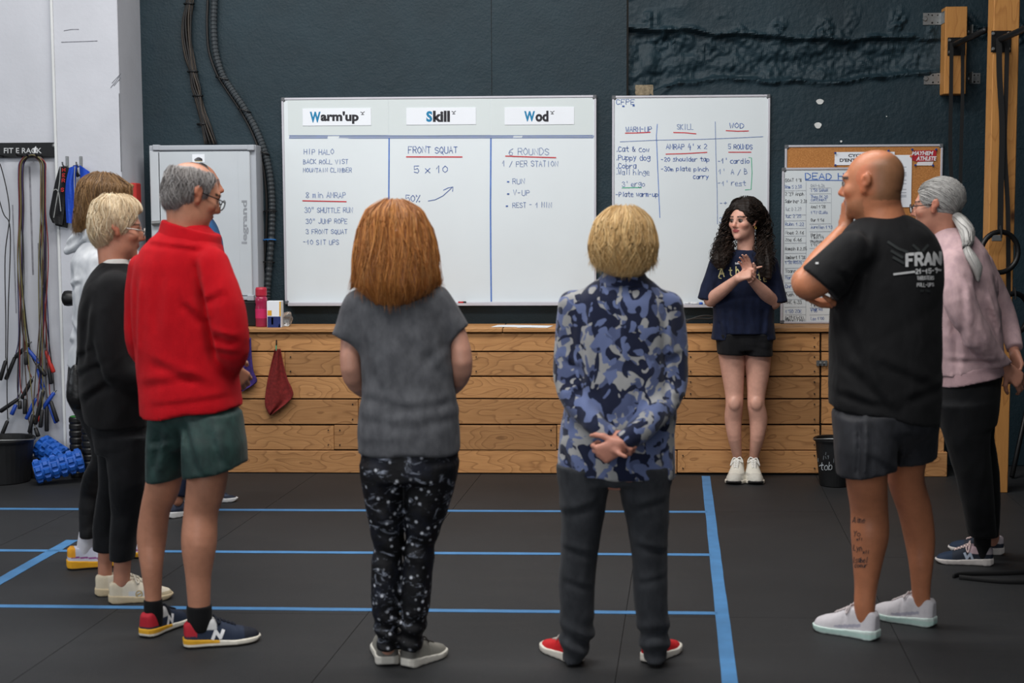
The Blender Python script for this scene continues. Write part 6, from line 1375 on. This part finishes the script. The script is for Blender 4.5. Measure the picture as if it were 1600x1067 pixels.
fl = flap('front_flap', [(93,260),(86,285),(80,315),(77,335),(82,348)], [(104,260),(103,290),(101,320),(99,340),(97,352)], CYF-.045, M_BLKB, bl)
ink('red_lettering', strokes('H', 97.5, 268, 4, 5)+strokes('E', 97.5, 276, 4, 5)+strokes('R', 97, 284, 4, 5)+strokes('S', 95.5, 299, 4, 5), 1.3, CYF-.064, mat('red_stitch', (186,36,34), .6), fl)
mk('piping', MB().tube(catmull([P(x,y,CYF-.064) for x,y in ((94.5,260),(93,285),(88,315),(84,340))], 5), .003, 6), trim, bl)
mk('piping', MB().tube(catmull([P(x,y,CYF-.064) for x,y in ((83,298),(88,296),(92,304),(95,330))], 5), .003, 6), trim, bl)
bl = empty('padded_belt', P(120, 352, CYF-.04), 'bright blue padded belt hanging from a wall hook', 'belt')
flap('back_flap', [(124,258),(125,280),(124,310),(122,345)], [(139,268),(141,290),(138,315),(132,348)], CYF-.04, M_BLUEB, bl, wave=.006)
flap('front_flap', [(108,262),(103,285),(102,312),(104,348)], [(121,257),(117,285),(120,315),(122,350)], CYF-.07, M_BLUEB, bl)
mk('piping', MB().tube(catmull([P(x,y,CYF-.09) for x,y in ((117,260),(116,285),(118,310),(122,335),(130,340))], 5), .003, 6), trim, bl)
mk('strap_loop', flap, M_BLKB, bl) if False else mk('strap_loop', MB().tube([P(117,258,CYF-.06), P(119,270,CYF-.06), P(123,276,CYF-.05)], .012, 8, flat=.3), M_BLKB, bl)
c = P(121, 466, CYF-.16); mk('rubber_bumper', MB().lathe([(.020,.07),(.022,.05),(.030,.03),(.044,0),(.047,-.025),(.044,-.045),(.03,-.055),(.0,-.056)], c+Vector((-.03,0,0)), (1,.0,0), 22).tube([c+Vector((.03,0,0)), c+Vector((.05,.155,0))], .018, 10), M_BLACK, smooth=True, label='black round rubber bumper on the white pillar beside the white jacket', cat='bumper')
a = P(206, 320, CYF+.2); b = P(214, 286, CYF+.2); 
mk('alarm_button', MB().box((P(208,300,CYF+.22).x-.02, CYF+.16, a.z), (P(212,300,CYF+.22).x+.022, CYF+.26, b.z)), mat('alarm_red', (196,54,50), .5), bevel=.006, label='red alarm box on the side of the white pillar', cat='alarm')
# bucket, rollers
def bucket(c, r0, r1, h, label, m, writing=None):
    b = empty('bucket', c, label, 'bucket')
    mk('shell', MB().lathe([(r0*.96,0),(r0,.004),(r1,h-.02),(r1+.008,h-.018),(r1+.012,h-.006),(r1+.006,h),(r1-.004,h-.004),(r0-.006,.012),(.0,.012)], c, (0,0,1), 36), m, b, smooth=False)
    ring = [Vector(c)+Vector((math.cos(t)*(r1+.012), -.05-math.sin(t)*.03-abs(math.sin(t))*.05, h-.012-abs(math.sin(t))*.02)) for t in [math.pi*i/14 for i in range(15)]]
    ring = [Vector(c)+Vector((math.cos(t)*(r1+.013), -abs(math.sin(t))*(r1+.016), h-.01+abs(math.sin(t))*.022)) for t in [math.pi*i/16 for i in range(17)]]
    mk('bail_handle', MB().tube(ring, .0035, 6), M_STEEL, b, smooth=True)
    return b
M_BUCK = mat('bucket_black', (22,23,25), .5, .3, 10, bump=.15, bscale=30)
p = F(8, 752); p.z = .001; bucket(p, .145, .17, .26, 'large black bucket at the far left under the jump ropes', M_BUCK)
p = F(1304, 758); p.z = .001
bk = bucket(p, .085, .112, .275, 'small black bucket with white scribbles beside the instructor', M_BUCK)
mb = MB(); kk = p.y-.105
for pl in strokes('tob v', 1281, 734, 5, 11, .1, .06)+[[(1280,728),(1286,726)]]: ribbon(mb, pl, 1.0, lambda x, y: P(x, y, kk-.001+((x-1304)/34)**2*.05), dens=3)
mk('chalk_writing', mb, mat('chalk', (176,182,186), .8, .2, 80), bk)
mb = MB()
for i in range(9):
    x = 1278+R.uniform(0,30); y = 700+R.uniform(0,18); ribbon(mb, [(x,y),(x+R.uniform(-2,2),y+R.uniform(2,7))], .9, lambda x, y: P(x, y, kk-.002+((x-1304)/34)**2*.05))
mk('chalk_smears', mb, mat('chalk_faint', (110,116,120), .8, .3, 80), bk)
def roller(A, B, r, label, m, core, bumps=True, group=None):
    A, B = Vector(A), Vector(B); d = (B-A); L = d.length; d.normalize(); u = d.orthogonal().normalized(); v = d.cross(u)
    ro = empty('foam_roller', (A+B)/2-Vector((0,0,r)), label, 'foam roller', group)
    mb = MB(); mb.lathe([(r*.62,0),(r*.86,.002),(r*.88,.01),(r*.88,L-.01),(r*.86,L-.002),(r*.62,L)], A, d, 28)
    if bumps:
        nr = max(4, int(L/.042)); na = 9
        for i in range(nr):
            for j in range(na):
                t = 2*math.pi*(j+.5*(i % 2))/na; n_ = u*math.cos(t)+v*math.sin(t); tt = d.cross(n_); c = A+d*(L*(i+.5)/nr)
                w_ = r*.25; l_ = L/nr*.40; b0 = c+n_*r*.84; b1 = c+n_*r*1.03
                mb.add([b0-tt*w_-d*l_, b0+tt*w_-d*l_, b0+tt*w_+d*l_, b0-tt*w_+d*l_, b1-tt*w_*.62-d*l_*.62, b1+tt*w_*.62-d*l_*.62, b1+tt*w_*.62+d*l_*.62, b1-tt*w_*.62+d*l_*.62], [(4,5,6,7),(0,1,5,4),(1,2,6,5),(2,3,7,6),(3,0,4,7)])
    mk('foam_sleeve', mb, m, ro)
    mk('core', MB().lathe([(r*.5,-.003),(r*.64,-.003),(r*.64,L+.003),(r*.5,L+.003)], A, d, 24, False), core, ro)
    return ro
M_RB = mat('roller_blue', (26,92,186), .55, .15, 12)
pA = F(54, 758); pB = F(131, 753); roller((pA.x, pA.y, .075), (pB.x, pB.y, .135), .07, 'blue knobbly foam roller lying in front, nearest the bucket', M_RB, M_BLACK, True, 'blue foam rollers on the floor')
roller(P(64, 696, CYF-.075), P(98, 718, CYF-.14), .072, 'blue knobbly foam roller leaning up against the white wall', M_RB, M_BLACK, True, 'blue foam rollers on the floor')
roller((P(56,738,CYF-.1).x, CYF-.1, .002), (P(56,738,CYF-.1).x, CYF-.1, .12), .055, 'small black roller end standing between bucket and blue rollers', M_BLACK, mat('roller_core', (60,52,46), .6), False)
for x0, x1, yt, yb, ty, lab in ((110,133,651,742,.10,'black ridged foam roller standing upright with a green inner edge'),(129,152,657,738,.21,'black knobbly foam roller standing upright behind the black trousers')):
    c = F((x0+x1)/2, 735); Yc = CYF-ty; b = P((x0+x1)/2, 735, Yc); top = P((x0+x1)/2, yt, Yc).z; rr = (x1-x0)/2*mpp(Yc)
    ro = empty('foam_roller', (b.x, Yc, .001), lab, 'foam roller')
    prof = [(rr*.93,0)]; nb = 9
    for i in range(nb): prof += [(rr*.9, top*(i+.1)/nb), (rr, top*(i+.25)/nb), (rr, top*(i+.8)/nb), (rr*.9, top*(i+.95)/nb)]
    prof += [(rr*.93, top)]
    mk('foam_sleeve', MB().lathe(prof, (b.x,Yc,.001), (0,0,1), 26), M_BLACK, ro)
    mk('core', MB().lathe([(rr*.66,top-.03),(rr*.66,top+.004),(rr*.8,top+.004),(rr*.8,top-.03)], (b.x,Yc,.001), (0,0,1), 24, False), mat('green_core', (52,140,56), .5) if yt == 651 else M_GREYPL, ro)
# ------------------------------------------------------------------ things on and at the counter
YB = BF+.13
def stand(px): p = P(px, 508, YB); return Vector((p.x, YB, ZT+.0005))
c = stand(409); k = mpp(YB); n = NT('pink_bottle'); n.base(n.ramp(n.noise(n.coord(), 6), [(.3, lin((176,34,78))),(.7, lin((205,60,104)))])); n.pr(.25, 0, .5, None, .35)
bt = empty('water_bottle', c, 'translucent pink water bottle with a red lid on the counter', 'bottle')
H_ = P(409,449,YB).z-ZT
mk('bottle_body', MB().lathe([(.034,0),(.037,.004),(.037,H_*.5),(.034,H_*.56),(.037,H_*.62),(.037,H_*.72),(.030,H_*.78)], c, (0,0,1), 24), n.m, bt, smooth=True)
mk('label_band', MB().lathe([(.0376,H_*.22),(.0376,H_*.46)], c, (0,0,1), 24, False), mat('hot_pink', (214,44,104), .5), bt, smooth=True)
mk('lid', MB().lathe([(.033,H_*.78),(.035,H_*.80),(.035,H_*.95),(.030,H_),(.0,H_)], c, (0,0,1), 20), mat('lid_red', (190,38,62), .45), bt)
YC = BF+.07; a = P(417.5, 511, YC); b = P(439, 470.5, YC)
bx = mk('cardboard_box', MB().box((a.x, YC, ZT+.0006), (b.x, YC+.07, b.z)), M_PAPER, bevel=.001, label='small white, yellow and blue cardboard box beside the pink bottle', cat='box')
pf = lambda x0,y0,x1,y1,m,nm: mk(nm, MB().add([P(x,y,YC-.0012) for x,y in ((x0,y1),(x1,y1),(x1,y0),(x0,y0))], [(0,1,2,3)]), m, bx)
pf(418,494.5,438.6,511.6,mat('box_blue', (36,52,112), .5),'blue_band'); pf(436.4,471,438.8,494,mat('box_yellow', (236,178,40), .5),'yellow_edge'); pf(418,485,424.5,493,mat('box_orange', (240,180,60), .5),'yellow_print'); pf(424,496,427,507,mat('box_print', (150,160,200), .5),'pale_print'); pf(435,506,437.5,511,M_PAPER,'corner_print')
n = NT('clear_plastic'); n.base(n.ramp(n.noise(n.coord(), 9), [(.3,(.75,.78,.8)),(.7,(.9,.92,.94))])); n.pr(.12, 0, .5, None, .85)
S = SDF(); q = stand(447); S.ell(q+Vector((0,.02,.042)), (.032,.03,.042), None, .01); S.ell(q+Vector((.012,0,.07)), (.02,.02,.018), None, .01); S.clip(lambda X,Y,Z: ZT+.001-Z); obj_sdf('plastic_bag', S.build(.005, folds(5,.006,60)), n.m, None, label='crumpled clear plastic bag next to the small box', cat='bag')
a = P(768, 511, BF+.2); b = P(856, 511, BF+.2)
for i, (x0, x1, dy, lab) in enumerate(((768,822,.12,'flat white paper sheet on the counter, left one'),(808,856,.06,'flat white paper sheet on the counter, right one'))):
    u0 = P(x0, 511, BF+dy); u1 = P(x1, 511, BF+dy); z = ZT+.001+i*.0015
    mk('paper_sheet', MB().sheet([[ (u0.x+(u1.x-u0.x)*t+s*.03, BF+dy-.05+s*.16, z+.001*math.sin(t*5)) for t in (0,.25,.5,.75,1)] for s in (0,.5,1)], .0008, (0,0,1)), M_PAPER, label=lab, cat='paper')
def marker(px0, px1, py, Y, body, capc, lab):
    a, b = P(px0, py, Y), P(px1, py, Y); d = b-a
    mk_ = empty('marker_pen', (a+b)/2-Vector((0,0,.007)), lab, 'marker pen'); mk('barrel', MB().tube([a, a.lerp(b,.66)], .007, 10), body, mk_, smooth=True); mk('cap', MB().tube([a.lerp(b,.66), a.lerp(b,.96), b], [.0078,.0078,.005], 10), capc, mk_, smooth=True)
wb = mat('marker_white', (222,224,226), .4); bb = mat('marker_blue', (40,90,190), .4); rb = mat('marker_red', (190,40,44), .4); kb = mat('marker_black', (26,26,28), .4)
marker(1070,1083,473.6,WY-.055,wb,wb,'white marker pen on the tray, left of the blue ones'); marker(1082,1098,474,WY-.066,wb,bb,'white marker with a blue cap on the tray'); marker(1110,1097,474.6,WY-.055,bb,wb,'blue marker pen nearest the instructor on the tray'); marker(716,728.5,472.6,WY-.05,rb,kb,'red and black marker on the tray behind the grey t-shirt')
mk('loose_cable', MB().tube(catmull([P(x,y,BF+.22) for x,y in ((1062,508),(1072,500),(1090,497.5),(1108,498),(1116,495),(1100,493),(1078,499),(1068,507))], 6), .005, 7), M_CAB_BLK, smooth=True, label='loose black cable lying on the counter left of the instructor', cat='cable')
def towel(left, right, m, lab, hx, hy, seed):
    g = []; L_ = catmull([Vector((*p, 0)) for p in left], 8); R_ = catmull([Vector((*p, 0)) for p in right], 8); n = 26; mm = 12
    for i in range(n+1):
        a = L_[int(i/n*(len(L_)-1))]; b = R_[int(i/n*(len(R_)-1))]
        g.append([P(a.x+(b.x-a.x)*j/mm, a.y+(b.y-a.y)*j/mm, BF-.03+.016*math.sin(j/mm*9+seed+i*.06)*(1-.4*i/n)) for j in range(mm+1)])
    t = mk('towel', MB().sheet(g, .006, (0,1,0)), m, smooth=True, label=lab, cat='towel')
    mk('hanging_loop', MB().tube([P(hx,hy-9,BF-.02), P(hx-.6,hy-3,BF-.028), P(hx,hy+2,BF-.03)], .004, 6), mat('loop_green', (70,160,120), .6), t)
    hk = mk('screw_hook', MB().tube(catmull([P(hx,hy-14,BF+.004), P(hx,hy-14,BF-.02), P(hx,hy-10,BF-.035), P(hx,hy-7,BF-.024)], 5), .004, 7), M_BLKM, smooth=True, label='black screw hook in the top plank holding the '+lab.split()[0]+' towel', cat='hook')
towel([(429,546),(422,575),(416,605),(414,632),(420,647)], [(438,545),(443,570),(449,592),(457,620),(423,649)], mat('red_towel', (140,42,40), .95, .25, 60, bump=.8, bscale=300), 'red towel hanging from the plank counter', 432, 546, 0)
towel([(384,528),(379,565),(374,595),(372,608),(373,612)], [(392,528),(393,555),(396,580),(401,597),(378,612)], mat('purple_towel', (76,54,132), .95, .25, 60, bump=.8, bscale=300), 'purple towel half hidden behind the red sleeve', 388, 528, 2)
# ------------------------------------------------------------------ pull-up rig on the right
PY = F(1565, 770).y
a = P(1544, 400, PY); b = P(1584, 400, PY); xp0, xp1 = a.x, b.x
ps = empty('timber_post', ((xp0+xp1)/2, PY+.06, 0), 'tall pine post of the pull-up rig at the right edge', 'post')
mk('post_timber', MB().box((xp0, PY, 0), (xp1, PY+.115, 4.65)), M_POST, ps, bevel=.004)
def plate(root, x0, y0, x1, y1, Y):
    a = P(x0, y1, Y); b = P(x1, y0, Y); mk('bar_plate', MB().box((a.x, Y-.008, a.z), (b.x, Y, b.z)), M_BLKM, root, bevel=.002)
    for x in (x0+4, x1-4):
        for y in (y0+4.5, y1-5.5): c = P(x, y, Y-.008); mk('bolt', MB().lathe([(.0,-.010),(.006,-.010),(.010,-.004),(.011,0)], c, (0,1,0), 6, False), M_STEEL, root)
plate(ps, 1548, 48, 1580, 82, PY)
mk('pull_up_bar', MB().tube([P(1562,62,PY-.004), P(1562,62,PY-.03), P(1562,62,PY)+Vector((0,-2.2,0))], .017, 12), M_BLKM, ps, smooth=True)
BY = WY-.11; a = P(1475, 147, BY); b = P(1512, 10, BY)
bs = empty('timber_block', ((a.x+b.x)/2, WY-.002, a.z), 'short pine block bracketed to the dark wall beside the pull-up rig', 'block')
mk('block_timber', MB().box((a.x, BY, a.z), (b.x, WY-.004, b.z)), M_POST, bs, bevel=.004)
plate(bs, 1480, 58.5, 1508, 87, BY)
for x0, x1, y0, y1 in ((1442,1471,20,39),(1443.5,1472,114,132),(1513,1531.5,41,58),(1513,1532,114,131)):
    a = P(x0, y1, WY-.005); b = P(x1, y0, WY-.005); br = mk('bracket', MB().box((a.x, WY-.007, a.z), (b.x, WY-.002, b.z)).box((b.x-.004 if x0 < 1480 else a.x, WY-.09, a.z), (b.x if x0 < 1480 else a.x+.004, WY-.002, b.z)), M_STEEL, bs)
    for dx, dy, rr in ((.12,.5,.016),(.5,.2,.005),(.5,.82,.006),(.3,.15,.004),(.8,.2,.004),(.8,.8,.004)):
        c = P(x0+(x1-x0)*dx, y0+(y1-y0)*dy, WY-.0075); mk('screw', MB().lathe([(.0,-.006 if rr > .01 else -.001),(rr*.7,-.006 if rr > .01 else -.001),(rr,0)], c, (0,1,0), 8, False), M_STEEL if rr > .01 else M_DARK, br)
mk('pull_up_bar', MB().tube([P(1491,70,BY-.004), P(1491,70,BY-.03), P(1491,70,BY)+Vector((0,-(BY-PY-.13),0))], .017, 12), M_BLKM, bs, smooth=True)
M_STRAP = mat('black_webbing', (17,17,18), .75, .1, 40)
def strap(pts, Y, w_, lab, th=.003):
    g = []
    for x, y in catmull([Vector((*p, 0)) for p in pts], 6) and [(q.x, q.y) for q in catmull([Vector((*p, 0)) for p in pts], 6)]: g.append([P(x-w_/2, y, Y), P(x+w_/2, y, Y)])
    return mk('ring_strap', MB().sheet(g, th, (0,1,0)), M_STRAP, label=lab, cat='strap', group='black straps on the pull-up rig')
strap([(1487,66),(1486,150),(1485,230),(1488,320),(1489,420)], BY-.05, 6, 'black strap hanging from the left end of the wall bar')
strap([(1504,74),(1504,150),(1502,230),(1500,330),(1500,420)], BY-.045, 5.5, 'black strap hanging close to the right edge of the pine block')
strap([(1561,60),(1562,120),(1566,200),(1564,290),(1563,362)], PY-.06, 9, 'black strap hanging down the pine post to the upper gym ring')
strap([(1574,66),(1572,150),(1570,230),(1575,330),(1576,460),(1578,540)], PY-.05, 7, 'black strap beside the pine post reaching the lower gym ring')
def ring(cx, cy, rx, ry, Y, yawd, lab):
    c = P(cx, cy, Y); R1 = ry*mpp(Y); ax = Vector((math.cos(yawd), math.sin(yawd), 0)); pts = [c+ax*math.cos(t)*R1+Vector((0,0,1))*math.sin(t)*R1 for t in [2*math.pi*i/40 for i in range(41)]]
    o = mk('gym_ring', MB().tube(pts, .0145, 12, False), M_BLACK, smooth=True, label=lab, cat='gym ring', group='gym rings by the post')
    mk('strap_loop', MB().tube([c+Vector((0,0,R1+.03)), c+Vector((0,-.02,R1-.01)), c+Vector((0,-.02,R1-.03))], .016, 8, flat=.3), M_STRAP, o)
ring(1562, 394, 30, 31, PY-.09, .25, 'upper black gym ring hanging in front of the pine post'); ring(1584, 490, 30, 31, PY-.06, .5, 'lower black gym ring half hidden behind the pink sleeve')
mk('buckle', MB().box(P(1553,374,PY-.11)-Vector((.012,.004,.01)), P(1562,370,PY-.11)+Vector((.012,.004,.01))), M_STEEL, label='small metal strap buckle at the upper gym ring', cat='buckle', bevel=.003)
A, B = F(1581, 748), P(1604, 640, F(1581,748).y+.25); mk('steel_pole', MB().tube([A+Vector((0,0,.012)), B, B+(B-A)*.8], .014, 10), M_BLKM, smooth=True, label='dark slanted steel pole at the right edge behind the pine post', cat='pole')
q = F(1606, 908)
mk('resistance_band', MB().tube(catmull([q+Vector(v) for v in ((-.28,.02,.008),(-.1,-.05,.010),(.1,-.02,.009),(.3,.1,.010),(.28,.2,.012),(.1,.14,.010),(-.05,.10,.010),(-.24,.08,.008),(-.30,.04,.008))], 6), .012, 8, flat=.4), M_STRAP, smooth=True, label='flat black band lying on the floor at the right edge', cat='band')
